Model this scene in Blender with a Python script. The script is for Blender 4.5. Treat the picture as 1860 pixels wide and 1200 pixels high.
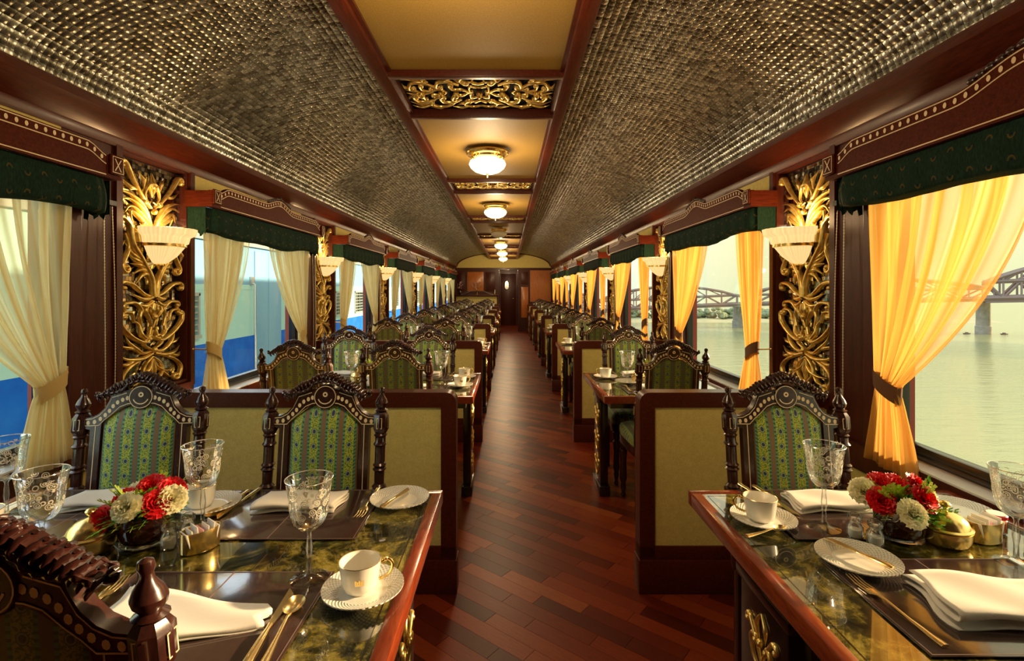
import bpy, bmesh, math, random
import numpy as np
from mathutils import Matrix, Vector
random.seed(7); rng = np.random.default_rng(7)
PI = math.pi
for o in list(bpy.data.objects): bpy.data.objects.remove(o)
scene = bpy.context.scene
COL = scene.collection

# ------------------------------------------------------------------ camera, sky, sun, exposure
EYE = 1.35
cam_d = bpy.data.cameras.new('camera'); cam = bpy.data.objects.new('camera', cam_d); COL.objects.link(cam)
cam.location = (0, 0, EYE); cam.rotation_euler = (PI/2, 0, 0)
cam_d.sensor_width = 36; cam_d.lens = 18.0; cam_d.shift_x = 0.0038; cam_d.shift_y = -0.0403
cam_d.clip_start = 0.02; cam_d.clip_end = 600
scene.camera = cam
vs = scene.view_settings
vs.view_transform = 'Standard'; vs.look = 'None'; vs.gamma = 1.0; vs.use_curve_mapping = False
vs.exposure = 0.35
sun_d = bpy.data.lights.new('sun', 'SUN'); sun = bpy.data.objects.new('sun', sun_d); COL.objects.link(sun)
sun_d.energy = 9.0; sun_d.angle = math.radians(2.0); sun_d.color = (1.0, 0.66, 0.36)
sun.rotation_euler = Vector((-1.0, -0.20, -0.27)).to_track_quat('-Z', 'Y').to_euler()
world = bpy.data.worlds.new('hazy_sky'); scene.world = world; world.use_nodes = True
LAMP_W = 17.0; SCONCE_W = 3.2

# ------------------------------------------------------------------ shader helpers
class G:
    def __init__(s, nt): s.nt = nt
    def n(s, t, ins=None, **at):
        nd = s.nt.nodes.new(t)
        for k, v in at.items(): setattr(nd, k, v)
        for k, v in (ins or {}).items(): s.put(nd.inputs[k], v)
        return nd
    def put(s, sock, v):
        if isinstance(v, bpy.types.NodeSocket): s.nt.links.new(v, sock)
        elif isinstance(v, (tuple, list)) and len(v) == 3 and sock.type == 'RGBA': sock.default_value = (*v, 1)
        else: sock.default_value = v
    def m(s, op, a, b=0.0, c=0.0):
        nd = s.nt.nodes.new('ShaderNodeMath'); nd.operation = op
        for i, v in enumerate((a, b, c)): s.put(nd.inputs[i], v)
        return nd.outputs[0]
    def mix(s, f, a, b):
        nd = s.nt.nodes.new('ShaderNodeMix'); nd.data_type = 'RGBA'
        s.put(nd.inputs[0], f); s.put(nd.inputs[6], a); s.put(nd.inputs[7], b)
        return nd.outputs[2]
    def obj(s): return s.n('ShaderNodeTexCoord').outputs['Object']
    def sep(s, v): return s.n('ShaderNodeSeparateXYZ', {0: v}).outputs
    def scale(s, v, sc):
        return s.n('ShaderNodeMapping', {'Vector': v, 'Scale': sc}).outputs[0]
    def noise(s, v, sc, det=3, rough=.5, dist=0.0):
        return s.n('ShaderNodeTexNoise', {'Vector': v, 'Scale': sc, 'Detail': det, 'Roughness': rough, 'Distortion': dist}).outputs['Fac']
    def ramp(s, f, stops):
        nd = s.n('ShaderNodeValToRGB', {0: f}); el = nd.color_ramp.elements
        while len(el) < len(stops): el.new(0.5)
        for e, (p, c) in zip(el, stops): e.position = p; e.color = (*c, 1)
        return nd.outputs[0]
    def bump(s, h, st=.3, d=.01):
        return s.n('ShaderNodeBump', {'Height': h, 'Strength': st, 'Distance': d}).outputs[0]
def mat(name, f=None, **kw):
    m = bpy.data.materials.new(name); m.use_nodes = True
    nt = m.node_tree; b = nt.nodes['Principled BSDF']; g = G(nt)
    if f: kw.update(f(g) or {})
    for k, v in kw.items():
        if k == 'surface': nt.links.new(v, nt.nodes['Material Output'].inputs[0]); continue
        g.put(b.inputs[k.replace('_', ' ')], v)
    return m
M = {}
def wood(c0, c1, rough=.25, sc=(3, 3, 30), coat=.5, spec=.5):
    def f(g):
        v = g.scale(g.obj(), sc)
        n = g.noise(v, 4.0, 5, .6, .6)
        r = g.ramp(n, [(.3, c0), (.7, c1)])
        return dict(Base_Color=r, Normal=g.bump(n, .05, .002))
    return lambda name: mat(name, f, Roughness=rough, Coat_Weight=coat, Coat_Roughness=.12, Specular_IOR_Level=spec)
M['mahogany'] = wood((.055, .0085, .0035), (.115, .020, .007), .34, (30, 4, 30), .04, .3)('mahogany')
M['mahogany_v'] = wood((.045, .0075, .0035), (.090, .016, .006), .36, (30, 30, 3), .03, .3)('mahogany_upright')
M['pelmetwood'] = wood((.055, .0085, .0035), (.115, .020, .007), .5, (30, 4, 30), 0, .06)('pelmet_mahogany')
M['chairwood'] = wood((.024, .008, .006), (.050, .013, .009), .27, (30, 30, 4), .4)('dark_carved_wood')
M['blackwood'] = wood((.008, .005, .004), (.018, .010, .007), .25, (30, 30, 4), .5)('black_lacquered_wood')
M['tablewood'] = wood((.15, .022, .007), (.28, .050, .014), .24, (30, 4, 30), .5)('red_table_wood')
M['teak'] = wood((.42, .11, .016), (.60, .19, .030), .3, (12, 12, 1.6), .5)('orange_teak_panel')
M['inlay'] = mat('bone_inlay', Base_Color=(.86, .66, .40), Roughness=.35)
def f_ochre(g):
    n = g.noise(g.obj(), 160, 2, .7); n2 = g.noise(g.obj(), 45, 2, .7)
    r = g.ramp(g.m('ADD', g.m('MULTIPLY', n, .6), g.m('MULTIPLY', n2, .4)), [(.3, (.62, .48, .13)), (.7, (.84, .69, .23))])
    return dict(Base_Color=r)
M['ochre'] = mat('ochre_wallpaper', f_ochre, Roughness=.75)
def f_ochre2(g):
    n = g.noise(g.obj(), 170, 2, .7)
    return dict(Base_Color=g.ramp(n, [(.3, (.26, .145, .020)), (.7, (.36, .215, .038))]))
M['ceil_ochre'] = mat('golden_ceiling_paper', f_ochre2, Roughness=.6)
def f_floor(g):
    oi = g.n('ShaderNodeObjectInfo').outputs['Random']; gi = g.n('ShaderNodeNewGeometry').outputs['Random Per Island']
    r = g.m('FRACT', g.m('ADD', oi, gi))
    base = g.ramp(r, [(0, (.085, .008, .003)), (.3, (.18, .019, .005)), (.6, (.29, .036, .007)), (.85, (.38, .058, .010)), (1, (.46, .100, .019))])
    off = g.n('ShaderNodeVectorMath', {0: g.obj(), 1: g.n('ShaderNodeCombineXYZ', {0: g.m('MULTIPLY', r, 7.), 1: g.m('MULTIPLY', r, 13.)}).outputs[0]}, operation='ADD').outputs[0]
    n = g.noise(g.scale(off, (5, 45, 5)), 3.0, 5, .65, 1.2)
    c = g.mix(g.m('MULTIPLY', n, .75), base, (.045, .006, .003))
    return dict(Base_Color=c, Normal=g.bump(n, .04, .001))
M['floor'] = mat('parquet_plank', f_floor, Roughness=.36, Specular_IOR_Level=.32)
M['matteblack'] = mat('matte_black_backing', Base_Color=(.006, .004, .003), Roughness=.9, Specular_IOR_Level=.1)
M['gap'] = mat('dark_joint', Base_Color=(.012, .004, .003), Roughness=.8)
def f_silver(g):
    oi = g.n('ShaderNodeObjectInfo').outputs['Random']; gi = g.n('ShaderNodeNewGeometry').outputs['Random Per Island']
    r = g.m('FRACT', g.m('ADD', oi, gi))
    big = g.noise(g.obj(), 3.0, 3)
    c = g.ramp(r, [(0, (.15, .14, .11)), (.35, (.32, .33, .29)), (.7, (.50, .52, .47)), (1, (.82, .84, .78))])
    c = g.mix(g.m('MULTIPLY', big, .4), c, (.30, .28, .20))
    n = g.noise(g.obj(), 110, 2)
    return dict(Base_Color=c, Roughness=g.m('MULTIPLY_ADD', n, .25, .17), Normal=g.bump(n, .10, .002))
M['silver'] = mat('silver_leaf_mosaic', f_silver, Metallic=.92)
M['grout'] = mat('mosaic_grout', Base_Color=(.05, .042, .030), Roughness=.6)
def f_mirror(g):
    gi = g.n('ShaderNodeNewGeometry').outputs['Random Per Island']
    return dict(Base_Color=g.ramp(gi, [(0, (.18, .17, .15)), (.6, (.5, .5, .46)), (1, (.85, .85, .8))]))
M['mirror'] = mat('mirror_mosaic', f_mirror, Metallic=1.0, Roughness=.12)
def f_gold(g):
    n = g.noise(g.obj(), 40, 3)
    return dict(Base_Color=g.ramp(n, [(.35, (.74, .48, .11)), (.65, (.98, .76, .28))]))
M['gilt'] = mat('gilded_carving', f_gold, Metallic=.85, Roughness=.33)
M['brass'] = mat('polished_brass', Base_Color=(.95, .70, .27), Metallic=.95, Roughness=.23)
M['gold_cutlery'] = mat('gold_cutlery', Base_Color=(.98, .76, .36), Metallic=.92, Roughness=.24)
def f_fabric(g, back=False):
    x, y, z = g.sep(g.obj())[:3]
    v = g.m('SUBTRACT', z, y)
    fx = g.m('FRACT', g.m('ADD', g.m('DIVIDE', x, .058), 100.0)); fz = g.m('FRACT', g.m('ADD', g.m('DIVIDE', v, .040), 100.0))
    dx = g.m('ABSOLUTE', g.m('SUBTRACT', fx, .5))
    dr = g.m('SQRT', g.m('ADD', g.m('POWER', g.m('MULTIPLY', g.m('SUBTRACT', fx, .5), .058), 2), g.m('POWER', g.m('MULTIPLY', g.m('SUBTRACT', fz, .5), .040), 2)))
    scr = g.m('GREATER_THAN', g.noise(g.scale(g.obj(), (1, 1, 1)), 260, 2), .53)
    yellow = g.mix(scr, (.46, .50, .05), (.10, .20, .03))
    tick = g.m('GREATER_THAN', g.m('FRACT', g.m('DIVIDE', v, .010)), .6)
    teal = g.mix(tick, (.10, .33, .14), (.02, .08, .07))
    c = g.mix(g.m('GREATER_THAN', dx, .24), yellow, teal)
    c = g.mix(g.m('GREATER_THAN', dx, .355), c, (.20, .13, .06))
    c = g.mix(g.m('LESS_THAN', dr, .0088), c, (.05, .10, .05))
    c = g.mix(g.m('LESS_THAN', dr, .0075), c, (.30, .42, .22))
    c = g.mix(g.m('LESS_THAN', dr, .0050), c, (.02, .03, .12))
    if back: c = g.mix(.55, c, (.055, .050, .008))
    return dict(Base_Color=c, Sheen_Weight=.2)
M['fabric'] = mat('peacock_stripe_upholstery', f_fabric, Roughness=.6)
M['fabric_back'] = mat('olive_stripe_upholstery', lambda g: f_fabric(g, True), Roughness=.6)
def f_valance(g):
    x, y, z = g.sep(g.obj())[:3]
    row = g.m('FLOOR', g.m('DIVIDE', z, .07))
    fx = g.m('FRACT', g.m('ADD', g.m('ADD', g.m('DIVIDE', x, .12), 50.0), g.m('MULTIPLY', row, .5))); fz = g.m('FRACT', g.m('ADD', g.m('DIVIDE', z, .07), .5))
    a = g.m('MULTIPLY', g.m('SUBTRACT', fx, .5), .12); b = g.m('MULTIPLY', g.m('SUBTRACT', fz, .5), .07)
    dr = g.m('SQRT', g.m('ADD', g.m('POWER', g.m('MULTIPLY', a, 1.3), 2), g.m('POWER', b, 2)))
    n = g.noise(g.scale(g.obj(), (60, 60, 14)), 4, 2)
    c = g.ramp(n, [(.35, (.004, .016, .010)), (.65, (.010, .036, .022))])
    c = g.mix(g.m('LESS_THAN', dr, .014), c, (.085, .060, .014))
    c = g.mix(g.m('LESS_THAN', dr, .009), c, (.01, .035, .022))
    c = g.mix(g.m('LESS_THAN', dr, .005), c, (.006, .006, .02))
    return dict(Base_Color=c)
M['valance'] = mat('dark_green_feather_cloth', f_valance, Roughness=.85, Specular_IOR_Level=.15)
def sheer(name, col, tr, opa):
    def f(g):
        uv = g.n('ShaderNodeTexCoord').outputs['UV']; u = g.sep(uv)[0]
        st = g.m('MULTIPLY_ADD', g.m('SINE', g.m('MULTIPLY', u, 2*PI*46)), .5, .5)
        st2 = g.m('POWER', st, 2.0)
        n = g.noise(g.scale(uv, (11, 1.2, 1)), 1.0, 3, .6, .5)
        k1 = g.m('MULTIPLY', st2, .75)
        d = g.n('ShaderNodeBsdfDiffuse', {'Color': g.mix(k1, col, tuple(q*w_ for q, w_ in zip(col, (.78, .62, .42))))}).outputs[0]
        t = g.n('ShaderNodeBsdfTranslucent', {'Color': g.mix(k1, tr, tuple(q*w_ for q, w_ in zip(tr, (.80, .60, .36))))}).outputs[0]
        dt = g.n('ShaderNodeMixShader', {0: .62, 1: d, 2: t}).outputs[0]
        tp = g.n('ShaderNodeBsdfTransparent', {'Color': (1, .97, .88)}).outputs[0]
        fac = g.m('MULTIPLY_ADD', st2, .20, opa)
        fac = g.m('MINIMUM', g.m('MAXIMUM', g.m('ADD', fac, g.m('MULTIPLY', g.m('SUBTRACT', n, .5), 1.5)), .22), .98)
        return dict(surface=g.n('ShaderNodeMixShader', {0: fac, 1: tp, 2: dt}).outputs[0])
    return mat(name, f)
M['curtain'] = sheer('sheer_cream_stripe', (.84, .74, .42), (.95, .84, .46), .60)
M['curtain_sunlit'] = sheer('sheer_cream_stripe_sun_tinted', (.76, .50, .16), (.88, .56, .15), .58)  # right-hand copy of the sheer cloth, sun's backlight tinted into its colours
M['tieband'] = mat('curtain_tie_cloth', Base_Color=(.62, .46, .18), Roughness=.8)
M['tieband_brown'] = mat('brown_tie_cloth', Base_Color=(.15, .06, .02), Roughness=.8)
def f_pane(g):
    lw = g.n('ShaderNodeLayerWeight', {'Blend': .25}).outputs['Fresnel']
    tp = g.n('ShaderNodeBsdfTransparent', {'Color': (.97, .99, .98)}).outputs[0]
    gl = g.n('ShaderNodeBsdfGlossy', {'Roughness': .01}).outputs[0]
    return dict(surface=g.n('ShaderNodeMixShader', {0: g.m('MULTIPLY', lw, .07), 1: tp, 2: gl}).outputs[0])
M['pane'] = mat('window_glass', f_pane)
def f_crystal(g, etched=False):
    lw = g.n('ShaderNodeLayerWeight', {'Blend': .38}); fr = lw.outputs['Fresnel']
    face = g.m('POWER', lw.outputs['Facing'], 3.0)
    tp = g.n('ShaderNodeBsdfTransparent', {'Color': g.mix(face, (.97, .98, .97), (.42, .43, .42))}).outputs[0]
    gl = g.n('ShaderNodeBsdfGlossy', {'Roughness': .02, 'Color': (1, 1, 1)}).outputs[0]
    s = g.n('ShaderNodeMixShader', {0: g.m('MULTIPLY_ADD', fr, .75, .05), 1: tp, 2: gl}).outputs[0]
    if etched:
        o = g.obj(); z = g.sep(o)[2]
        d = g.n('ShaderNodeTexVoronoi', {'Vector': o, 'Scale': 64.0}).outputs['Distance']
        ring = g.m('LESS_THAN', g.m('ABSOLUTE', g.m('SUBTRACT', d, .42)), .055)
        ring2 = g.m('LESS_THAN', g.m('ABSOLUTE', g.m('SUBTRACT', d, .20)), .045)
        mask = g.m('MULTIPLY', g.m('MAXIMUM', ring, ring2), g.m('MULTIPLY', g.m('GREATER_THAN', z, .142), g.m('LESS_THAN', z, .207)))
        df = g.n('ShaderNodeBsdfDiffuse', {'Color': (.85, .82, .72)}).outputs[0]
        s = g.n('ShaderNodeMixShader', {0: g.m('MULTIPLY', mask, .8), 1: s, 2: df}).outputs[0]
    return dict(surface=s)
M['rimglass'] = mat('bright_glass_rim', Base_Color=(.9, .9, .88), Roughness=.08, Metallic=.6)
M['crystal'] = mat('clear_crystal', f_crystal)
M['etched'] = mat('etched_crystal', lambda g: f_crystal(g, True))
def f_marble(g):
    o = g.obj(); n = g.noise(o, 9, 8, .68, 1.0); n2 = g.noise(o, 38, 5, .7)
    t = g.m('ADD', g.m('MULTIPLY', n, .72), g.m('MULTIPLY', n2, .28))
    c = g.ramp(t, [(.42, (.004, .005, .002)), (.485, (.035, .033, .006)), (.55, (.20, .16, .025)), (.66, (.46, .38, .10))])
    return dict(Base_Color=c)
M['marble'] = mat('mottled_gold_glass_top', f_marble, Roughness=.12, Coat_Weight=1.0, Coat_Roughness=.015, Coat_IOR=1.9)
def f_mat(g):
    n = g.noise(g.obj(), 22, 3)
    return dict(Base_Color=(.050, .026, .022), Normal=g.bump(n, .3, .004))
M['placemat'] = mat('brown_leather_mat', f_mat, Roughness=.2, Coat_Weight=1.0, Coat_Roughness=.10, Coat_IOR=1.8)
M['stitch'] = mat('mat_seam', Base_Color=(.20, .13, .11), Roughness=.5)
def f_porc(g):
    x, y, z = g.sep(g.obj())[:3]
    r = g.m('SQRT', g.m('ADD', g.m('POWER', x, 2), g.m('POWER', y, 2))); a = g.m('ARCTAN2', y, x)
    w = g.m('MULTIPLY', g.m('SINE', g.m('MULTIPLY', r, 820)), g.m('SINE', g.m('MULTIPLY', a, 44)))
    k = g.m('MULTIPLY', g.m('GREATER_THAN', w, .15), g.m('GREATER_THAN', r, .05))
    return dict(Base_Color=g.mix(k, (.84, .82, .74), (.60, .58, .50)), Normal=g.bump(g.m('MULTIPLY', w, g.m('GREATER_THAN', r, .05)), .6, .002))
M['porcelain_weave'] = mat('basket_weave_porcelain', f_porc, Roughness=.12, Coat_Weight=.5)
M['porcelain'] = mat('cream_porcelain', Base_Color=(.82, .79, .70), Roughness=.12, Coat_Weight=.5)
def f_nap(g):
    w = g.n('ShaderNodeTexWave', {'Vector': g.obj(), 'Scale': 160.0}).outputs['Fac']
    return dict(Base_Color=(.80, .76, .69), Normal=g.bump(w, .25, .001))
M['napkin'] = mat('white_linen', f_nap, Roughness=.75, Sheen_Weight=.2)
def glow(name, col, st):
    def f(g):
        x, y, z = g.sep(g.obj())[:3]
        flute = g.m('MULTIPLY_ADD', g.m('SINE', g.m('MULTIPLY', g.m('ARCTAN2', y, x), 48)), .08, .92)
        return dict(Emission_Strength=g.m('MULTIPLY', flute, st))
    return mat(name, f, Base_Color=(.42, .32, .16), Emission_Color=col, Roughness=.35)
M['sconce_glass'] = glow('lit_alabaster_glass', (1.0, .68, .28), .80)
M['dome_glass'] = glow('lit_opal_glass', (1.0, .80, .48), 3.2)
M['dome_off'] = mat('unlit_opal_glass', Base_Color=(.75, .70, .55), Roughness=.2)
M['red_petal'] = mat('red_petal', Base_Color=(.80, .012, .020), Roughness=.5)
M['cream_petal'] = mat('cream_petal', Base_Color=(.96, .92, .62), Roughness=.6, Sheen_Weight=.3)
M['leaf'] = mat('fresh_green_leaf', Base_Color=(.13, .42, .03), Roughness=.5)
M['leaf_light'] = mat('yellow_green_sprig', Base_Color=(.42, .58, .05), Roughness=.45)
M['vase'] = mat('dark_glass_vase', Base_Color=(.030, .006, .004), Roughness=.04, Coat_Weight=1.0)
M['vase_rim'] = mat('clear_vase_foot', Base_Color=(.75, .75, .72), Roughness=.05, Metallic=.4)
M['blackrubber'] = mat('black_window_frame', Base_Color=(.010, .011, .013), Roughness=.25)
M['ledge'] = mat('grey_painted_ledge', Base_Color=(.82, .82, .80), Roughness=.25, Coat_Weight=.5)
M['bead'] = mat('steel_bead_chain', Base_Color=(.75, .66, .50), Metallic=.5, Roughness=.35)
M['paper'] = mat('white_paper', Base_Color=(.85, .84, .80), Roughness=.7)
M['pink'] = mat('pink_paper', Base_Color=(.80, .45, .50), Roughness=.7)
M['jam'] = mat('orange_jam', Base_Color=(.75, .22, .03), Roughness=.1, Coat_Weight=1.0)
M['redrim'] = mat('red_lid_rim', Base_Color=(.55, .02, .03), Roughness=.3)
M['bluerim'] = mat('blue_lid_rim', Base_Color=(.02, .05, .35), Roughness=.3)
M['steel'] = mat('brushed_steel', Base_Color=(.6, .62, .62), Metallic=.8, Roughness=.3)
def f_blue(g):
    n = g.noise(g.obj(), 3.0, 4)
    return dict(Base_Color=g.ramp(n, [(.3, (.004, .13, .85)), (.7, (.012, .21, .98))]))
M['coachblue'] = mat('blue_coach_paint', f_blue, Roughness=.6, Specular_IOR_Level=.15)
M['coachmint'] = mat('pale_mint_coach_paint', Base_Color=(.46, .88, .95), Roughness=.6)
M['coachlight'] = mat('light_blue_coach_paint', Base_Color=(.20, .50, .85), Roughness=.5)
M['coachroof'] = mat('white_coach_roof', Base_Color=(.42, .47, .48), Roughness=.5)
M['coachdark'] = mat('coach_dark_glass', Base_Color=(.03, .045, .05), Roughness=.1)
M['ballast'] = mat('grey_ballast', lambda g: dict(Base_Color=g.ramp(g.noise(g.obj(), 20, 3), [(.3, (.12, .11, .10)), (.7, (.30, .28, .25))])), Roughness=.9)
def f_water(g):
    o = g.obj(); n = g.noise(g.scale(o, (.35, 1.0, 1)), 1.1, 6, .62)
    return dict(Normal=g.bump(n, .35, .30))
M['water'] = mat('green_river_water', f_water, Base_Color=(.26, .29, .14), Roughness=.13, IOR=1.6)
M['bridgesteel'] = mat('hazy_purple_brown_steel', Base_Color=(.20, .145, .12), Roughness=.8)  # distance haze is mixed into this base colour
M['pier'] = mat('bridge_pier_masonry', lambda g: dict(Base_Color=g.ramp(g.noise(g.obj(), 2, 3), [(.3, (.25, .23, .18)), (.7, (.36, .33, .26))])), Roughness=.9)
M['fartree'] = mat('hazy_bank_foliage', lambda g: dict(Base_Color=g.ramp(g.noise(g.obj(), 2, 3), [(.3, (.17, .22, .13)), (.7, (.27, .32, .19))])), Roughness=.95)  # pale tone carries the distance haze in the leaf colour
M['bank'] = mat('sandy_bank', Base_Color=(.30, .31, .19), Roughness=.95)
M['outer'] = mat('carriage_outer_skin', Base_Color=(.3, .05, .03), Roughness=.5)

# hazy sky: warm and bright on the sunward (right) side, cooler on the other
nt = world.node_tree; nt.nodes.clear(); g = G(nt)
d = g.n('ShaderNodeTexCoord').outputs['Generated']; dx, dy, dz = g.sep(d)[:3]
side = g.m('MULTIPLY_ADD', dx, .5, .5)
hor = g.ramp(side, [(.25, (1.15, 1.35, 1.5)), (.72, (.72, .74, .43))])
top = g.ramp(side, [(.25, (1.7, 1.95, 2.2)), (.72, (1.05, .93, .56))])
up = g.ramp(dz, [(0, (0, 0, 0)), (.22, (1, 1, 1))])
c = g.mix(up, hor, top)
bg = g.n('ShaderNodeBackground', {'Color': c, 'Strength': 1.0}).outputs[0]
g.put(g.n('ShaderNodeOutputWorld').inputs[0], bg)

# ------------------------------------------------------------------ mesh helpers
class MB:
    def __init__(s): s.v = []; s.f = []; s.T = None; s.uv = None
    def add(s, vs, fs):
        b = len(s.v)
        if s.T is not None: vs = [tuple(s.T @ Vector(p)) for p in vs]
        s.v += [tuple(p) for p in vs]; s.f += [tuple(i+b for i in f) for f in fs]
    def box(s, x0, x1, y0, y1, z0, z1, c=0.0):
        if x0 > x1: x0, x1 = x1, x0
        if y0 > y1: y0, y1 = y1, y0
        if z0 > z1: z0, z1 = z1, z0
        if c <= 0:
            v = [(x, y, z) for z in (z0, z1) for y in (y0, y1) for x in (x0, x1)]
            s.add(v, [(0, 2, 3, 1), (4, 5, 7, 6), (0, 1, 5, 4), (2, 6, 7, 3), (0, 4, 6, 2), (1, 3, 7, 5)]); return
        bm = bmesh.new(); bmesh.ops.create_cube(bm, size=1)
        for w in bm.verts: w.co = Vector(((x0+x1)/2+w.co.x*(x1-x0), (y0+y1)/2+w.co.y*(y1-y0), (z0+z1)/2+w.co.z*(z1-z0)))
        bmesh.ops.bevel(bm, geom=bm.edges[:], offset=c, segments=2, affect='EDGES', profile=.5)
        bm.verts.ensure_lookup_table()
        s.add([tuple(w.co) for w in bm.verts], [tuple(w.index for w in f.verts) for f in bm.faces]); bm.free()
    def lathe(s, prof, cx=0, cy=0, seg=16, sx=1, sy=1, tilt=None):
        vs = []; fs = []; n = len(prof)
        for r, z in prof:
            for k in range(seg):
                a = 2*PI*k/seg; vs.append((cx+r*math.cos(a)*sx, cy+r*math.sin(a)*sy, z))
        for i in range(n-1):
            for k in range(seg):
                a, b = i*seg+k, i*seg+(k+1) % seg
                fs.append((a, b, b+seg, a+seg))
        if prof[0][0] > 1e-5: fs.append(tuple(reversed(range(seg))))
        if prof[-1][0] > 1e-5: fs.append(tuple(range((n-1)*seg, n*seg)))
        if tilt: vs = [tilt(p) for p in vs]
        s.add(vs, fs)
    def shell(s, prof, seg=20, cx=0, cy=0, sx=1, sy=1):   # open lathe
        vs = []; fs = []; n = len(prof)
        for r, z in prof:
            for k in range(seg):
                a = 2*PI*k/seg; vs.append((cx+r*math.cos(a)*sx, cy+r*math.sin(a)*sy, z))
        for i in range(n-1):
            for k in range(seg):
                a, b = i*seg+k, i*seg+(k+1) % seg
                fs.append((a, b, b+seg, a+seg))
        s.add(vs, fs)
    def tube(s, pts, rad, seg=8, sy=1.0, up=(0, 0, 1)):
        pts = [Vector(p) for p in pts]; n = len(pts); vs = []; fs = []
        if not isinstance(rad, (list, tuple)): rad = [rad]*n
        up = Vector(up)
        for i, p in enumerate(pts):
            t = (pts[min(i+1, n-1)]-pts[max(i-1, 0)])
            if t.length < 1e-9: t = Vector((0, 0, 1))
            t.normalize(); u = up if abs(t.dot(up)) < .97 else Vector((1, 0, 0))
            a = t.cross(u).normalized(); b = a.cross(t)
            for k in range(seg):
                w = 2*PI*k/seg; vs.append(p+a*math.cos(w)*rad[i]+b*math.sin(w)*rad[i]*sy)
        for i in range(n-1):
            for k in range(seg):
                a, b = i*seg+k, i*seg+(k+1) % seg; fs.append((a, b, b+seg, a+seg))
        fs.append(tuple(reversed(range(seg)))); fs.append(tuple(range((n-1)*seg, n*seg)))
        s.add(vs, fs)
    def prism(s, poly, y0, y1):          # polygon in (x,z) pushed along y
        n = len(poly); vs = [(x, y0, z) for x, z in poly]+[(x, y1, z) for x, z in poly]
        fs = [tuple(range(n)), tuple(reversed(range(n, 2*n)))]+[(i, i+n, (i+1) % n+n, (i+1) % n) for i in range(n)]
        s.add(vs, fs)
    def band(s, A, B, y0, y1):           # strip between outline A and outline B in (x,z), thickness along y
        n = len(A); vs = [(x, y, z) for y in (y0, y1) for L in (A, B) for x, z in L]; fs = []
        o = 2*n
        for i in range(n-1):
            fs += [(i, i+1, n+i+1, n+i), (o+n+i, o+n+i+1, o+i+1, o+i), (i, o+i, o+i+1, i+1), (n+i+1, o+n+i+1, o+n+i, n+i)]
        fs += [(0, n, o+n, o), (n-1, o+n-1, o+2*n-1, 2*n-1)]
        s.add(vs, fs)
    def ball(s, c, r, seg=10, rings=6, sc=(1, 1, 1)):
        prof = [(r*math.sin(PI*i/rings), -r*math.cos(PI*i/rings)) for i in range(rings+1)]
        vs = []; fs = []
        for q, z in prof:
            for k in range(seg):
                a = 2*PI*k/seg; vs.append((c[0]+q*math.cos(a)*sc[0], c[1]+q*math.sin(a)*sc[1], c[2]+z*sc[2]))
        for i in range(rings):
            for k in range(seg):
                a, b = i*seg+k, i*seg+(k+1) % seg; fs.append((a, b, b+seg, a+seg))
        s.add(vs, fs)
    def build(s, name, m, parent=None, sharp=38, smooth=True, link=True):
        me = bpy.data.meshes.new(name); me.from_pydata(s.v, [], s.f)
        if s.uv is not None:
            l = me.uv_layers.new(name='UVMap'); arr = np.array(s.uv, dtype=np.float32)
            idx = np.empty(len(me.loops), dtype=np.int32); me.loops.foreach_get('vertex_index', idx)
            l.data.foreach_set('uv', arr[idx].ravel())
        me.materials.append(M[m] if isinstance(m, str) else m); me.validate(); me.update()
        if smooth:
            me.polygons.foreach_set('use_smooth', [True]*len(me.polygons)); me.set_sharp_from_angle(angle=math.radians(sharp))
        o = bpy.data.objects.new(name, me)
        if link: COL.objects.link(o)
        if parent: o.parent = parent
        return o
def tag(o, label=None, cat=None, group=None, kind=None):
    if label: o['label'] = label
    if cat: o['category'] = cat
    if group: o['group'] = group
    if kind: o['kind'] = kind
    return o
def empty(name, loc=(0, 0, 0), rz=0.0, label=None, cat=None, group=None):
    o = bpy.data.objects.new(name, None); COL.objects.link(o); o.location = loc; o.rotation_euler = (0, 0, rz)
    o.empty_display_size = .05
    return tag(o, label, cat, group)
def dup(o, loc, rz=None, label=None, group=None, parent=None):
    c = o.copy(); COL.objects.link(c)
    if parent: c.parent = parent
    else:
        c.location = loc
        if rz is not None: c.rotation_euler = (o.rotation_euler[0], o.rotation_euler[1], rz)
        if label: c['label'] = label
        if group: c['group'] = group
    for ch in list(o.children): dup(ch, None, parent=c)
    return c
class Proto:      # first placement moves the source itself, later ones copy it
    def __init__(s, root): s.r = root; s.used = False
    def put(s, loc, rz, label, group=None):
        if not s.used:
            s.used = True; s.r.location = loc; s.r.rotation_euler = (s.r.rotation_euler[0], s.r.rotation_euler[1], rz)
            s.r['label'] = label
            if group: s.r['group'] = group
            return s.r
        return dup(s.r, loc, rz, label, group)
def catmull(P, k=6):
    P = [Vector((*p, 0)) if len(p) == 2 else Vector(p) for p in P]; Q = [P[0]*2-P[1]]+P+[P[-1]*2-P[-2]]; out = []
    for i in range(1, len(Q)-2):
        a, b, c, d = Q[i-1:i+3]
        for j in range(k):
            t = j/k; out.append(.5*((2*b)+(c-a)*t+(2*a-5*b+4*c-d)*t*t+(3*b-a-3*c+d)*t**3))
    out.append(Q[-2]); return out

# bay layout
P = lambda n: .08+2.25*n
XL, XR, XC = -1.70, 1.42, -.145
NB = 7
YB, YE, YD = -.55, 16.30, 19.3
ORD = {0: 'zeroth', 1: 'first', 2: 'second', 3: 'third', 4: 'fourth', 5: 'fifth', 6: 'sixth', 7: 'farthest'}

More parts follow.
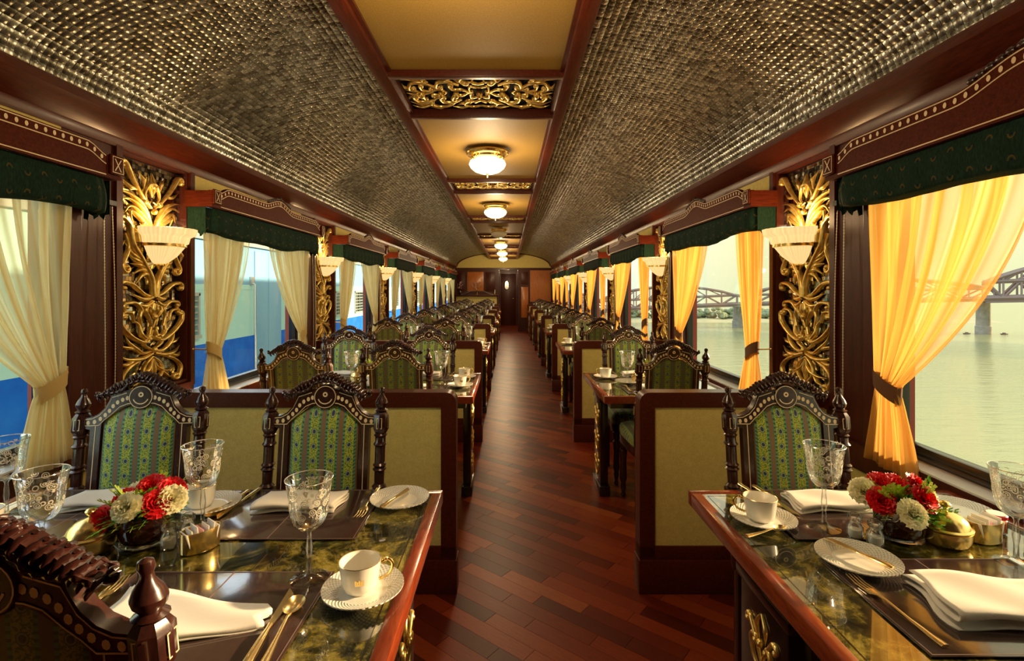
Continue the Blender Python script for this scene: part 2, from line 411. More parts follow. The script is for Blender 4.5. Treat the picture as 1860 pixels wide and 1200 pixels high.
# ------------------------------------------------------------------ floor
fl = MB(); fl.box(XL-.1, XR+.1, YB, YD+.1, -.05, -.006); floor = fl.build('floor', 'gap', smooth=False); tag(floor, kind='structure')
pa = math.radians(-39); PW, PL = .074, .43
ca, sa = math.cos(pa), math.sin(pa)
pm = MB(); pm.box(0, PL-.0018, 0, PW-.0012, -.006, 0.0)
plank_src = pm.build('plank', 'floor', link=False, smooth=False); plank_mesh = plank_src.data
inside = []
for j in range(-260, 400):
    off = (j*0.37 % 1)*PL + random.uniform(-.1, .1)
    for i in range(-60, 80):
        u, w = i*PL+off, j*PW
        x, y = u*ca-w*sa, u*sa+w*ca
        cx = x+(PL/2)*ca; cy = y+(PL/2)*sa
        if XL-.25 < cx < XR+.25 and -1.0 < cy < YD+.2: inside.append((x, y, cx, cy, u, w))
def vis(q):
    cx, cy = q[2], q[3]
    return (-.3 < cx < .75 and cy > 1.55)
cand = sorted([q for q in inside if vis(q)], key=lambda q: q[3])[:295]
cs = set((q[4], q[5]) for q in cand)
for q in cand:
    o = bpy.data.objects.new('plank', plank_mesh); COL.objects.link(o); o.parent = floor
    o.location = (q[0], q[1], 0); o.rotation_euler = (0, 0, pa)
st = MB()
for q in inside:
    if (q[4], q[5]) in cs: continue
    st.box(q[4], q[4]+PL-.0018, q[5], q[5]+PW-.0012, -.006, 0.0)
so = st.build('plank_field', 'floor', floor, smooth=False); so.rotation_euler = (0, 0, pa); so['kind'] = 'stuff'

# ------------------------------------------------------------------ ceiling vault with silver mosaic
AH, BH, ZS = 1.50, .42, 2.10
def vault(t):      # t: angle 0..pi from right spring to left spring
    return XC+AH*math.cos(t), ZS+BH*math.sin(t)
c_ = MB(); n = 48
ring = [vault(PI*i/n) for i in range(n+1)]; ring = [(XR+.12, ZS-.01)]+ring+[(XL-.12, ZS-.01)]
for (x0, z0), (x1, z1) in zip(ring, ring[1:]):
    c_.add([(x0, YB, z0), (x1, YB, z1), (x1, YE, z1), (x0, YE, z0)], [(0, 1, 2, 3)])
ceiling = c_.build('ceiling', 'grout'); tag(ceiling, kind='structure')
ts = .030
tm = MB(); h = .0144
tm.add([(-h, -h, 0), (h, -h, 0), (h, h, 0), (-h, h, 0), (-h*.66, -h*.66, -.0042), (h*.66, -h*.66, -.0042), (h*.66, h*.66, -.0042), (-h*.66, h*.66, -.0042)],
       [(0, 1, 5, 4), (1, 2, 6, 5), (2, 3, 7, 6), (3, 0, 4, 7), (4, 5, 6, 7)])
tile_src = tm.build('mosaic_tile', 'silver', link=False, sharp=60); tile_mesh = tile_src.data
# arc-length samples of the vault
TT = np.linspace(0, PI, 2001); AX = XC+AH*np.cos(TT); AZ = ZS+BH*np.sin(TT)
S = np.concatenate([[0], np.cumsum(np.hypot(np.diff(AX), np.diff(AZ)))])
rows = []
for s0 in np.arange(.02, S[-1]-.02, ts):
    t = np.interp(s0, S, TT); x, z = vault(t)
    if XC-.44 < x < XC+.44: continue
    tx, tz = -AH*math.sin(t), BH*math.cos(t); L = math.hypot(tx, tz); tx /= L; tz /= L
    rows.append((x, z, tx, tz))
base = np.array([v[:] for v in tm.v]); tf = np.array(tm.f)
V = []; ncell = 0; singles = []
ys = np.arange(.75, YE-.02, ts)
for (x, z, tx, tz) in rows:
    nx, nz = (tz, -tx)        # normal
    if nz > 0: nx, nz = -nx, -nz
    for y in ys:
        j = rng.normal(0, .022, 2)
        yy = y+rng.normal(0, .0008)
        a = np.array([tx, 0, tz]); nn = np.array([nx, 0, nz])*1.0
        ay = np.array([0, 1, 0])
        a2 = a+nn*j[0]; y2 = ay+nn*j[1]
        pos = np.array([x, yy, z])+nn*.002
        near = (1.72 < y < 1.86) or (1.86 <= y < 2.04 and x < XC)
        if near and len(singles) < 296: singles.append((pos, a2, y2, nn)); continue
        # local x->a2, local y->y2, local -z -> nn
        V.append(pos+base[:, :1]*a2+base[:, 1:2]*y2-base[:, 2:3]*nn); ncell += 1
Vn = np.concatenate(V); Fn = (tf[None, :, :]+(np.arange(ncell)*8)[:, None, None]).reshape(-1, 4)
me = bpy.data.meshes.new('mosaic_field'); me.vertices.add(len(Vn)); me.vertices.foreach_set('co', Vn.astype(np.float32).ravel())
me.loops.add(Fn.size); me.loops.foreach_set('vertex_index', Fn.astype(np.int32).ravel())
me.polygons.add(len(Fn)); me.polygons.foreach_set('loop_start', (np.arange(len(Fn))*4).astype(np.int32))
me.update(calc_edges=True); me.materials.append(M['silver'])
o = bpy.data.objects.new('mosaic_field', me); COL.objects.link(o); o.parent = ceiling; o['kind'] = 'stuff'
for pos, a2, y2, nn in singles:
    o = bpy.data.objects.new('mosaic_tile', tile_mesh); COL.objects.link(o); o.parent = ceiling
    m4 = Matrix.Identity(4)
    for i in range(3): m4[i][0], m4[i][1], m4[i][2], m4[i][3] = a2[i], y2[i], -nn[i], pos[i]
    o.matrix_local = m4
# unseen outer roof, added to stop sky light leaking in
r_ = MB(); r_.box(XL-.3, XR+.3, YB-.1, YD+.2, 2.60, 2.66); tag(r_.build('roof_light_block', 'outer', smooth=False), kind='structure')

# ------------------------------------------------------------------ gilded scroll carving
def sweep_relief(mb, pts, wid, out=.9, lift=0.0):
    n = len(pts); vs = []; fs = []; K = 6
    for i, p in enumerate(pts):
        t = pts[min(i+1, n-1)]-pts[max(i-1, 0)]
        t = t.normalized() if t.length > 1e-9 else Vector((1, 0, 0))
        nx, nz = -t.y, t.x
        w = wid[i]
        for k in range(K):
            a = -.35+(PI+.7)*k/(K-1)
            vs.append((p.x+nx*math.cos(a)*w, -(lift+max(0.0, math.sin(a)+.3)*w*out), p.y+nz*math.cos(a)*w))
    for i in range(n-1):
        for k in range(K-1):
            a = i*K+k; fs.append((a, a+1, a+1+K, a+K))
    mb.add(vs, fs)
def curl_pts(p, ang, r0, turn, steps=12, tight=.85):
    out = []; a = ang; q = p.copy(); st_ = r0*abs(turn)/steps
    sg = 1 if turn > 0 else -1; r = r0
    for i in range(steps):
        a += sg*(abs(turn)/steps)*(1+i/steps*1.1); q = q+Vector((math.cos(a), math.sin(a), 0))*st_*(1-.55*i/steps); out.append(q.copy())
    return out
def stroke(mb, P_, w0=.3, w1=1.0, w2=.15, W=.009, curl=0, cr=.02, lift=0.0, mirror=True, mirz=False):
    pts = catmull(P_, 5)
    if curl:
        d_ = pts[-1]-pts[-2]; a = math.atan2(d_.y, d_.x)
        pts += curl_pts(pts[-1], a, cr, curl); w2e = .75
    n = len(pts); wid = []
    for i in range(n):
        t = i/(n-1); w = w0+(w1-w0)*min(1, t*2) if t < .5 else w1+((w2 if not curl else .75)-w1)*(t-.5)*2
        wid.append(W*w*.84)
    if curl: wid[-1] *= .9
    for sx in ((1, -1) if mirror else (1,)):
        for sz in ((1, -1) if mirz else (1,)):
            q = [Vector((p.x*sx, p.y*sz, 0)) for p in pts]
            if sx*sz < 0: q = q[:]; sweep_relief(mb, q, wid, 1.25, lift)
            else: sweep_relief(mb, q, wid, 1.25, lift)
            if curl: mb.ball((q[-1].x, -(lift+W*.6), q[-1].y), W*1.0, 6, 4)
def leafspray(mb, p, ang, n, L, spread, W=.008, lift=.004):
    for i in range(n):
        a = ang+(i-(n-1)/2)*spread; l = L*(1-.25*abs(i-(n-1)/2)/max(1, n/2))
        e = (p[0]+math.cos(a)*l, p[1]+math.sin(a)*l); m_ = (p[0]+math.cos(a+.35)*l*.55, p[1]+math.sin(a+.35)*l*.55)
        stroke(mb, [p, m_, e], .4, 1.0, .05, W, lift=lift)
def make_scroll_panel():
    mb = MB(); W_, H_ = .205, 1.08
    def c(x, v): return (x*W_, (1-v)*H_)
    def s(L, **k): stroke(mb, [c(*q) for q in L], **k)
    s([(.05, .20), (.35, .15), (.62, .09), (.80, .035)], w0=.6, W=.012, curl=-2.8, cr=.035)
    s([(.05, .19), (.22, .15), (.16, .105), (.05, .09)], W=.010, curl=3, cr=.02)
    s([(.40, .13), (.62, .13), (.9, .10)], w2=.05, W=.010)
    s([(0, .15), (.07, .10), (.02, .04)], w2=.05, W=.010)
    s([(.25, .12), (.28, .08), (.42, .05)], w2=.05, W=.009)
    for e, k in (((.97, .15), 1.0), ((.95, .19), 1), ((.80, .245), 1), ((.55, .285), .9)):
        s([(.06, .285), (.30, .20+(e[1]-.15)*.5), (.65, .5*(.17+e[1])), e], w0=.8, w2=.05, W=.012*k)
    s([(.04, .30), (.18, .27)], W=.010, curl=-4.2, cr=.022)
    s([(.04, .17), (.16, .185)], W=.009, curl=4.2, cr=.018)
    for e in ((.25, .26), (.42, .275), (.60, .30), (.75, .33)):
        s([(e[0]*.7, .36), (e[0]*.8, .32), e], w0=1, w2=.05, W=.012, lift=.006)
    s([(.04, .60), (.10, .52), (.38, .44), (.66, .37), (.74, .30), (.90, .27)], w0=1, W=.013, curl=-2.4, cr=.03, lift=.004)
    for i in range(5):
        s([(.12+.07*i, .505-.018*i), (.32+.07*i, .50-.02*i), (.48+.08*i, .545-.045*i)], w0=1, w2=.05, W=.012)
    s([(.82, .33), (.72, .39), (.90, .46)], w0=.6, W=.011, curl=-3.6, cr=.035)
    s([(.80, .36), (.98, .40), (.96, .44)], w2=.05, W=.010)
    s([(.03, .60), (.30, .585), (.62, .545), (.86, .535)], w0=.7, W=.012, curl=-3.0, cr=.032)
    s([(.05, .62), (.3, .64), (.62, .615)], w0=1, w2=.05, W=.013)
    s([(.05, .60), (.3, .61), (.58, .585)], w0=1, w2=.05, W=.013)
    s([(.0, .665), (.16, .64), (.24, .665), (.10, .70), (.02, .74)], w0=.7, w2=.4, W=.011)
    s([(.02, .63), (.06, .66), (.0, .69)], w0=1, w2=.3, W=.014)
    s([(.34, .735), (.40, .69), (.36, .655), (.55, .625), (.80, .625)], w0=.7, W=.010, curl=-3.0, cr=.022)
    s([(.06, .735), (.16, .785), (.36, .765), (.42, .72), (.60, .69)], w0=.7, w2=.05, W=.011)
    s([(.04, .75), (.22, .80), (.60, .775), (.92, .725), (.98, .69)], w0=.7, W=.013, curl=2.6, cr=.022)
    s([(.55, .71), (.62, .67), (.80, .66)], w0=.6, W=.009, curl=-3.2, cr=.02)
    s([(.06, .835), (.28, .81), (.20, .78)], w0=.6, W=.011, curl=3.5, cr=.022)
    s([(.06, .845), (.34, .845), (.66, .80), (.78, .76)], w0=.6, w2=.05, W=.011)
    s([(.50, .825), (.72, .815), (.95, .80)], w0=.6, w2=.05, W=.010)
    s([(.03, .855), (.34, .87), (.72, .865), (.96, .84)], w0=.7, w2=.05, W=.013)
    s([(.50, .868), (.80, .885), (.98, .87)], w0=.7, w2=.05, W=.011)
    s([(.30, .87), (.72, .90), (.93, .94), (.86, .985)], w0=.6, W=.012, curl=-3.2, cr=.030)
    s([(.0, .88), (.12, .92), (.40, .945), (.72, .945)], w0=.6, w2=.05, W=.011)
    s([(.25, .935), (.45, .97), (.62, .985)], w0=.6, w2=.05, W=.010)
    s([(.0, .87), (.22, .90), (.30, .94), (.10, .985)], w0=.6, W=.010, curl=-2, cr=.02)
    s([(.0, .88), (.06, .93), (.0, .99)], w0=.6, w2=.3, W=.009)
    for v in (.215, .34, .56, .69, .84):
        mb.ball((0, -.010, (1-v)*H_), .013, 8, 5, (1, .8, 1.2))
    return mb
def mirror_tiles(mb, x0, x1, z0, z1, y, s=.020):
    x = x0
    while x < x1-s*.5:
        z = z0
        while z < z1-s*.5:
            j = random.uniform(-.0012, .0012); k = random.uniform(-.0012, .0012); q = s-.0016
            mb.add([(x, y+j, z), (x+q, y+k, z), (x+q, y-j, z+q), (x, y-k, z+q)], [(0, 1, 2, 3)])
            z += s
        x += s

# ------------------------------------------------------------------ side walls
def wall(side):
    X = XL if side < 0 else XR; sg = side
    def bx(mb, y0, y1, z0, z1, d0=0.0, d1=.08, c=0): mb.box(X+sg*d0, X+sg*d1, y0, y1, z0, z1, c)
    nm = 'left' if side < 0 else 'right'
    w = MB()
    for n in range(0, NB+1):
        y0, y1 = P(n)-.38, P(n)+.42
        if n == 0: y0 = YB
        if n == NB: y1 = YE
        # pillar with a recess for the carved panel
        a, b = P(n)-.09, P(n)+.39
        if 1 <= n <= 6:
            bx(w, y0, a, 0, 2.02); bx(w, b, y1, 0, 2.02); bx(w, a, b, 0, .86); bx(w, a, b, 1.975, 2.02); bx(w, a, b, .86, 1.975, .05, .08)
            bx(w, a-.035, a, .84, 2.0, -.015, 0); bx(w, b, b+.035, .84, 2.0, -.015, 0); bx(w, a, b, .82, .86, -.015, 0)
        else: bx(w, y0, y1, 0, 2.02)
        bx(w, y0+.012, y0+.07, .74, 1.80, -.02, 0, .004)
    for n in range(0, NB):
        bx(w, P(n)+.42, P(n)+1.87, 0, .64)
        bx(w, P(n)+.42, P(n)+1.87, 1.86, 2.02)
    bx(w, YB, YE, .64, .735, -.034, .08)
    wo = w.build('wall_'+nm, 'mahogany_v', smooth=False); tag(wo, kind='structure')
    for n in range(0, NB):
        q = MB(); bx(q, P(n)+.02, P(n)+2.2, .14, .62, -.006, 0); q.build('wall_panel', 'ochre', wo, smooth=False)
        q = MB(); bx(q, P(n)+.43, P(n)+1.86, 1.86, 1.985, -.006, 0); q.build('upper_panel', 'ochre', wo, smooth=False)
    # outer skin closing the wall
    k = MB()
    for n in range(0, NB+1):
        y0, y1 = P(n)-.38, P(n)+.42
        if n == 0: y0 = YB
        if n == NB: y1 = YD
        k.box(X+sg*.081, X+sg*.13, y0, y1, -.2, 2.62)
    k.box(X+sg*.081, X+sg*.13, YB, YD, -.2, .74); k.box(X+sg*.081, X+sg*.13, YB, YD, 1.90, 2.62)
    k.build('outer_skin', 'outer', wo, smooth=False)
    # cornice
    prof = [(0, 1.965), (.012, 1.965), (.020, 1.99), (.020, 2.005), (.05, 2.03), (.07, 2.06), (.085, 2.075), (.085, 2.10), (.075, 2.115), (0, 2.13)]
    tmb = MB(); n = len(prof)
    vs = [(X-sg*d, y, z) for y in (YB, YE) for d, z in prof]
    tmb.add(vs, [(i, i+1, i+1+n, i+n) for i in range(n-1)])
    tag(tmb.build('trim_1' if side < 0 else 'trim_2', 'mahogany'), kind='structure')
    bmb = MB(); bx(bmb, YB, YE, 0, .13, -.02, 0); tag(bmb.build('baseboard_'+nm, 'mahogany', smooth=False), kind='structure')
wall(-1); wall(1)
e_ = MB(); e_.box(XL, XR, YB-.08, YB, 0, 2.6); tag(e_.build('wall_back', 'mahogany_v', smooth=False), kind='structure')  # unseen wall, set close behind the camera to block light from there

# windows (wall frame: local x along wall, -y into the room)
def window_proto(n):
    r = empty('window_%d' % n); r['kind'] = 'structure'
    return r
wf = MB(); a, b = -.725, .725
wf.box(a, b, .045, .085, .735, .790, .006); wf.box(a, b, .055, .085, 1.83, 1.87); wf.box(a, a+.035, .03, .085, .78, 1.84, .004); wf.box(b-.035, b, .03, .085, .78, 1.84, .004)
wf.box(a+.03, b-.03, .036, .048, .748, .762, .004)
frame_o = wf.build('window_frame', 'blackrubber', link=False)
gl = MB(); gl.box(a+.03, b-.03, .066, .070, .785, 1.835); pane_o = gl.build('pane', 'pane', link=False, smooth=False)
ll = MB(); ll.box(a, b, -.030, .06, .735, .741); ledge_o = ll.build('ledge', 'ledge', link=False, smooth=False)
jm = MB(); jm.box(a-.001, a+.02, 0, .07, .74, 1.86); jm.box(b-.02, b+.001, 0, .07, .74, 1.86); jam_o = jm.build('window_jamb', 'mahogany_v', link=False, smooth=False)
wn = 0
for side in (-1, 1):
    for n in range(0, NB):
        wn += 1; r = window_proto(wn); r.location = (XL if side < 0 else XR, P(n)+1.145, 0); r.rotation_euler = (0, 0, -side*PI/2)
        for q in (frame_o, pane_o, ledge_o, jam_o):
            o = bpy.data.objects.new(q.name.split('.')[0], q.data); COL.objects.link(o); o.parent = r

def W(side, y, z=0.0): return ((XL if side < 0 else XR), y, z), (-side*PI/2)

# carved panels and sconces
panel_mesh = make_scroll_panel()
root = empty('carved_panel', cat='wall carving')
bk = MB(); bk.box(-.24, .24, .040, .049, .865, 1.97); bk.build('backboard', 'blackwood', root, smooth=False)
mt = MB(); mirror_tiles(mt, -.235, .235, .87, 1.96, .036); q = mt.build('mirror_mosaic', 'mirror', root, smooth=False); q['kind'] = 'stuff'
for v in range(len(panel_mesh.v)): x, y, z = panel_mesh.v[v]; panel_mesh.v[v] = (x*1.08, y*1.5+.028, z*.99+.885)
panel_mesh.build('scrollwork', 'gilt', root, sharp=70)
fr = MB()
for x0, x1, z0, z1 in ((-.24, -.226, .865, 1.97), (.226, .24, .865, 1.97), (-.226, .226, .865, .879), (-.226, .226, 1.956, 1.97)): fr.box(x0, x1, .0, .040, z0, z1)
fr.build('panel_frame', 'mahogany_v', root, smooth=False)
cp = Proto(root)
root = empty('wall_sconce', cat='wall lamp')
def halfbowl(mb, prof, seg=18, sx=1.0, sy=1.0):
    vs = []; fs = []; n = len(prof)
    for r, z in prof:
        for k in range(seg+1):
            a = -PI*k/seg; q = 1+.035*math.sin(a*28) if seg > 40 else 1; r_q = r*q; vs.append((r*q*math.cos(a)*sx, -.0+r*q*math.sin(a)*sy, z))
    for i in range(n-1):
        for k in range(seg):
            a = i*(seg+1)+k; fs.append((a, a+1, a+seg+2, a+seg+1))
    mb.add(vs, fs)
b = MB(); halfbowl(b, [(.100, 1.560), (.118, 1.572), (.124, 1.60), (.146, 1.612), (.152, 1.64), (.146, 1.642), (.118, 1.612)], seg=84, sx=.88, sy=1.15); b.build('upper_shade', 'sconce_glass', root)
b = MB(); halfbowl(b, [(.012, 1.468), (.04, 1.478), (.075, 1.510), (.105, 1.556)], seg=84, sx=.88, sy=1.15); b.build('lower_bowl', 'sconce_glass', root)
b = MB(); halfbowl(b, [(.106, 1.553), (.112, 1.555), (.112, 1.568), (.104, 1.570)], sx=.9, sy=1.17); b.box(-.1, .1, -.012, .0, 1.553, 1.57)
b.lathe([(.002, 1.44), (.010, 1.446), (.014, 1.456), (.024, 1.464), (.020, 1.476), (.010, 1.482)], 0, -.012, 12); b.build('brass_band', 'brass', root)
b = MB(); b.box(-.035, .035, -.02, .03, 1.48, 1.60, .006); b.build('wall_plate', 'brass', root)
b = MB(); b.ball((0, -.07, 1.600), .020, 10, 6, (1, 1, 1.4)); b.build('bulb', 'dome_glass', root)
sc = Proto(root)
for side in (-1, 1):
    sn = 'left' if side < 0 else 'right'
    for n in range(1, 7):
        loc, rz = W(side, P(n)+.15)
        cp.put(loc, rz, 'gilded scrollwork wall panel over mirror mosaic, %s wall, %s from the camera' % (sn, ORD[n] if n < 7 else ''), 'gilded carved wall panels')
        sc.put(loc, rz, 'glowing two-tier glass wall sconce on the %s carved panel of the %s wall' % (ORD[n], sn), 'wall sconces')
        ld = bpy.data.lights.new('sconce_light', 'POINT'); ld.energy = SCONCE_W; ld.color = (1, .62, .28); ld.shadow_soft_size = .04
        lo = bpy.data.objects.new('sconce_light', ld); COL.objects.link(lo); lo.location = (loc[0]-side*.075, loc[1], 1.685)

# pelmets
def pelmet():
    root = empty('pelmet', cat='pelmet'); D = -.145
    def top(x):
        ax = abs(x)
        if ax > .74: return 1.872
        if ax > .64: t = (.74-ax)/.10; return 1.872+.035*(t*t*(3-2*t))
        if ax > .22: return 1.907
        t = (.22-ax)/.22; return 1.907+.045*(t*t*(3-2*t))
    xs = [i*.81/40 for i in range(-40, 41)]
    A = [(x, top(x)) for x in xs]; B = [(x, 1.785) for x in xs]
    mb = MB(); mb.band(A, B, D, D+.02); mb.box(-.81, -.79, D+.02, 0, 1.785, 1.87); mb.box(.79, .81, D+.02, 0, 1.785, 1.87)
    mb.box(-.80, .80, D+.02, 0, 1.86, 1.868)
    mb.build('board', 'pelmetwood', root, smooth=False)
    for s in (-1, 1):
        mb = MB(); mb.box(s*.775-.035, s*.775+.035, D-.012, D, 1.80, 1.878, .004); mb.build('corner_block', 'pelmetwood', root)
    mb = MB()
    xs2 = [x for x in xs if abs(x) <= .735]
    mb.band([(x, top(x)-.004) for x in xs2], [(x, top(x)-.0075) for x in xs2], D-.0015, D)
    mb.band([(x, top(x)-.036) for x in xs2], [(x, top(x)-.0395) for x in xs2], D-.0015, D)
    mb.band([(x, 1.796) for x in xs2], [(x, 1.7925) for x in xs2], D-.0015, D)
    i = -.72
    while i < .73:
        if abs(i) > .035:
            z = top(i)-.021; mb.add([(i+.0065*math.cos(2*PI*k/8), D-.0015, z+.009*math.sin(2*PI*k/8)) for k in range(8)], [tuple(range(8))])
        i += .034
    for k in range(16):
        a0, a1 = 2*PI*k/16, 2*PI*(k+1)/16
        mb.add([(.016*math.cos(a0), D-.0015, 1.925+.016*math.sin(a0)), (.016*math.cos(a1), D-.0015, 1.925+.016*math.sin(a1)), (.012*math.cos(a1), D-.0015, 1.925+.012*math.sin(a1)), (.012*math.cos(a0), D-.0015, 1.925+.012*math.sin(a0))], [(0, 1, 2, 3)])
    mb.add([(.005*math.cos(2*PI*k/8), D-.0015, 1.925+.005*math.sin(2*PI*k/8)) for k in range(8)], [tuple(range(8))])
    for s in (-1, 1):
        c = s*.775; y = D-.0135
        for sx in (-1, 1):
            mb.add([(c-.018*sx, y, 1.815), (c-.013*sx, y, 1.815), (c+.018*sx, y, 1.862), (c+.013*sx, y, 1.862)], [(0, 1, 2, 3)])
        for x0, x1, z0, z1 in ((-.028, -.0255, 1.807, 1.871), (.0255, .028, 1.807, 1.871), (-.028, .028, 1.807, 1.8095), (-.028, .028, 1.8685, 1.871)):
            mb.add([(c+x0, y, z0), (c+x1, y, z0), (c+x1, y, z1), (c+x0, y, z1)], [(0, 1, 2, 3)])
    mb.build('inlay', 'inlay', root, smooth=False)
    mb = MB()
    for s in (-1, 1):
        for k in range(6):
            x = s*(.02+.028*k); mb.ball((x, D+.004, top(x)+.008), .013, 8, 5, (1.3, .9, .9))
    mb.ball((0, D+.004, 1.965), .016, 8, 6); mb.build('carved_crest', 'chairwood', root)
    return Proto(root)
pel = pelmet()
def valance():
    nx, nz = 150, 12; mb = MB()
    for i in range(nx+1):
        x = -.80+1.60*i/nx; e = max(0, (abs(x)-.70)/.10)
        for j in range(nz+1):
            t = j/nz; z = 1.800-.150*t-.012*math.cos(x*PI/.8)*t*t-.008*math.sin(x*9)*t*t
            y = -.122-.014*math.sin(PI*t*.9)-.003*math.sin(x*44)*t-.010*math.sin(x*110)*e
            if t > .93: y += .03*(t-.93)/.07; z += .004
            if e > 0: y += .05*e*e
            mb.v.append((x, y, z))
    for i in range(nx):
        for j in range(nz):
            a = i*(nz+1)+j; mb.f.append((a, a+1, a+nz+2, a+nz+1))
    # folded side returns
    for s in (-1, 1):
        b0 = len(mb.v)
        for k in range(15):
            u = k/14; y = -.105+.10*u
            for z, q in ((1.80, 0), (1.655, 1)): mb.v.append((s*(.80+.007*math.sin(k*2.1)*q), y, z+.012*q*math.sin(k*1.3)))
        for k in range(14): a = b0+2*k; mb.f.append((a, a+1, a+3, a+2))
    o = mb.build('valance', 'valance', sharp=80); o['category'] = 'valance'
    return Proto(o)
val = valance()
# beaded chains
def chain():
    root = empty('blind_cord', cat='cord')
    for k, x in enumerate((-.022, .022)):
        pts = []; rad = []; n = 150
        for i in range(n+1):
            t = i/n; z = 1.70-.95*t
            pts.append((x*(1+.25*math.sin(t*3))*(1-max(0, t-.93)*12 if t > .93 else 1), -.035-.01*math.sin(t*2.4), z)); rad.append(.0036 if i % 2 else .0016)
        mb = MB(); mb.tube(pts, rad, 5); mb.build('bead_strand', 'bead', root, sharp=80)
    mb = MB(); mb.box(-.03, .03, -.05, 0, 1.70, 1.72); mb.build('bracket', 'blackrubber', root)
    return Proto(root)
cho = chain()
# curtains
def curtain(name, s, xin, m, band, seed):
    """s=+1: hangs at the +x jamb and sweeps in from xin."""
    R = random.Random(seed); root = empty(name, cat='curtain')
    xj, xt = .715, .615; ph = [R.uniform(0, 6) for _ in range(4)]
    nu, nv = 96, 44; mb = MB(); mb.uv = []
    for i in range(nu+1):
        u = i/nu
        for j in range(nv+1):
            v = j/nv; z = 1.735-(1.735-.715)*v-.02*(u-.5)*max(0, v-.7)*3
            tz = (1.735-1.00)/(1.735-.715)
            xa = xj+(xin-xj)*u
            xb = xt+.05-.10*u
            xc = xt+.085-.22*u
            if v <= tz:
                t = v/tz; e = t**(1.25+.55*u)
                if u < .35: e = t**3.0*(1-u/.35)+e*(u/.35)
                x = xa+(xb-xa)*e; A = .030*(1-t)+.014*t
            else:
                t = (v-tz)/(1-tz); x = xb+(xc-xb)*(t**.7); A = .010+.018*t
            tt = max(0, min(1, v/tz)); fr_ = 6.5
            y = -.058+A*math.sin(2*PI*fr_*u+ph[0]+.8*math.sin(3*v+ph[1]))+.4*A*math.sin(2*PI*15*u+ph[2]+2*v)
            if v > .93: z += .006*math.sin(u*40)
            mb.v.append((s*x, y, z)); mb.uv.append((u, v))
    for i in range(nu):
        for j in range(nv):
            a = i*(nv+1)+j; mb.f.append((a, a+1, a+nv+2, a+nv+1))
    mb.build('sheer_cloth', m, root, sharp=180)
    mb = MB(); pts = []
    prof = []
    nb = 20
    for k in range(nb+1):
        a = 2*PI*k/nb; prof.append((math.cos(a), math.sin(a)))
    for k in range(nb+1):
        cx, sy = prof[k]
        x = xt+.0+.066*cx; y = -.058+.026*sy; dz = .03*cx
        mb.v += [(s*x, y, 1.035+dz), (s*(x-.004*cx), y*1.0, .975+dz)]
    for k in range(nb): mb.f.append((2*k, 2*k+1, 2*k+3, 2*k+2))
    mb.build('tieback', band, root)
    mb = MB(); mb.tube([(s*(xt+.05), -.058, 1.02), (s*(xt+.12), -.01, 1.03)], .004, 6); mb.ball((s*(xt+.12), -.008, 1.03), .010, 8, 5); mb.build('hook', 'brass', root)
    return Proto(root)
cur = {}
for side, m, bd in ((-1, 'curtain', 'tieband'), (1, 'curtain_sunlit', 'tieband_brown')):
    sg = 1 if side < 0 else -1    # local x runs +Y on the left wall, -Y on the right wall
    cur[side, 'far'] = curtain('curtain', sg, .06, m, bd, 3); cur[side, 'near'] = curtain('curtain', -sg, .26 if side < 0 else .46, m, bd, 5)
for side in (-1, 1):
    sn = 'left' if side < 0 else 'right'; cn = 'pale cream' if side < 0 else 'sunlit golden'
    for n in range(0, NB):
        loc, rz = W(side, P(n)+1.17); wl = '%s window of the %s wall' % (ORD[n+1], sn)
        pel.put(loc, rz, 'inlaid mahogany pelmet box above the %s' % wl, 'inlaid pelmets')
        loc, rz = W(side, P(n)+1.17); val.put((loc[0], loc[1], -.016 if side < 0 else 0), rz, 'dark green peacock-feather cloth valance of the %s' % wl, 'green valances')
        loc, rz = W(side, P(n)+1.145)
        cur[side, 'far'].put(loc, rz, '%s curtain tied at the far end of the %s' % (cn, wl), 'sheer curtains')
        if n > 0: cur[side, 'near'].put(loc, rz, '%s curtain tied at the near end of the %s' % (cn, wl), 'sheer curtains')
        loc, rz = W(side, P(n+1)-.20); cho.put(loc, rz, 'pair of beaded blind chains hanging just beyond the %s' % wl, 'beaded blind chains')

# ------------------------------------------------------------------ ceiling strip
SX0, SX1, SZ = -.600, .310, 2.30
t_ = MB()
for x0, x1 in ((SX0, SX0+.062), (SX1-.062, SX1)): t_.box(x0, x1, YB, 16.2, SZ, 2.47, .004)
for x0, x1 in ((SX0+.062, SX0+.078), (SX1-.078, SX1-.062)): t_.box(x0, x1, YB, 16.2, SZ+.018, 2.40)
for n in range(0, NB+1):
    for a, b in ((-.045, -.005), (.505, .545)):
        if P(n)+b < 16.2: t_.box(SX0+.06, SX1-.06, P(n)+a, P(n)+b, SZ, 2.42, .003)
t_.box(SX0, SX1, 16.14, 16.2, SZ, 2.47)
strip = t_.build('trim_3', 'mahogany', sharp=30); tag(strip, kind='structure')
for n in range(0, NB):
    q = MB(); q.box(SX0+.05, SX1-.05, P(n)+.54, P(n+1)-.04, SZ+.030, SZ+.045); q.build('ceiling_panel', 'ceil_ochre', strip, smooth=False)
q = MB(); q.box(SX0+.05, SX1-.05, YB, YE-.1, SZ+.048, SZ+.058); q.build('backing', 'matteblack', strip, smooth=False)
root = empty('ceiling_carving', cat='ceiling carving')
mb = MB()
def s2(L, **k): stroke(mb, L, mirror=True, mirz=True, **k)
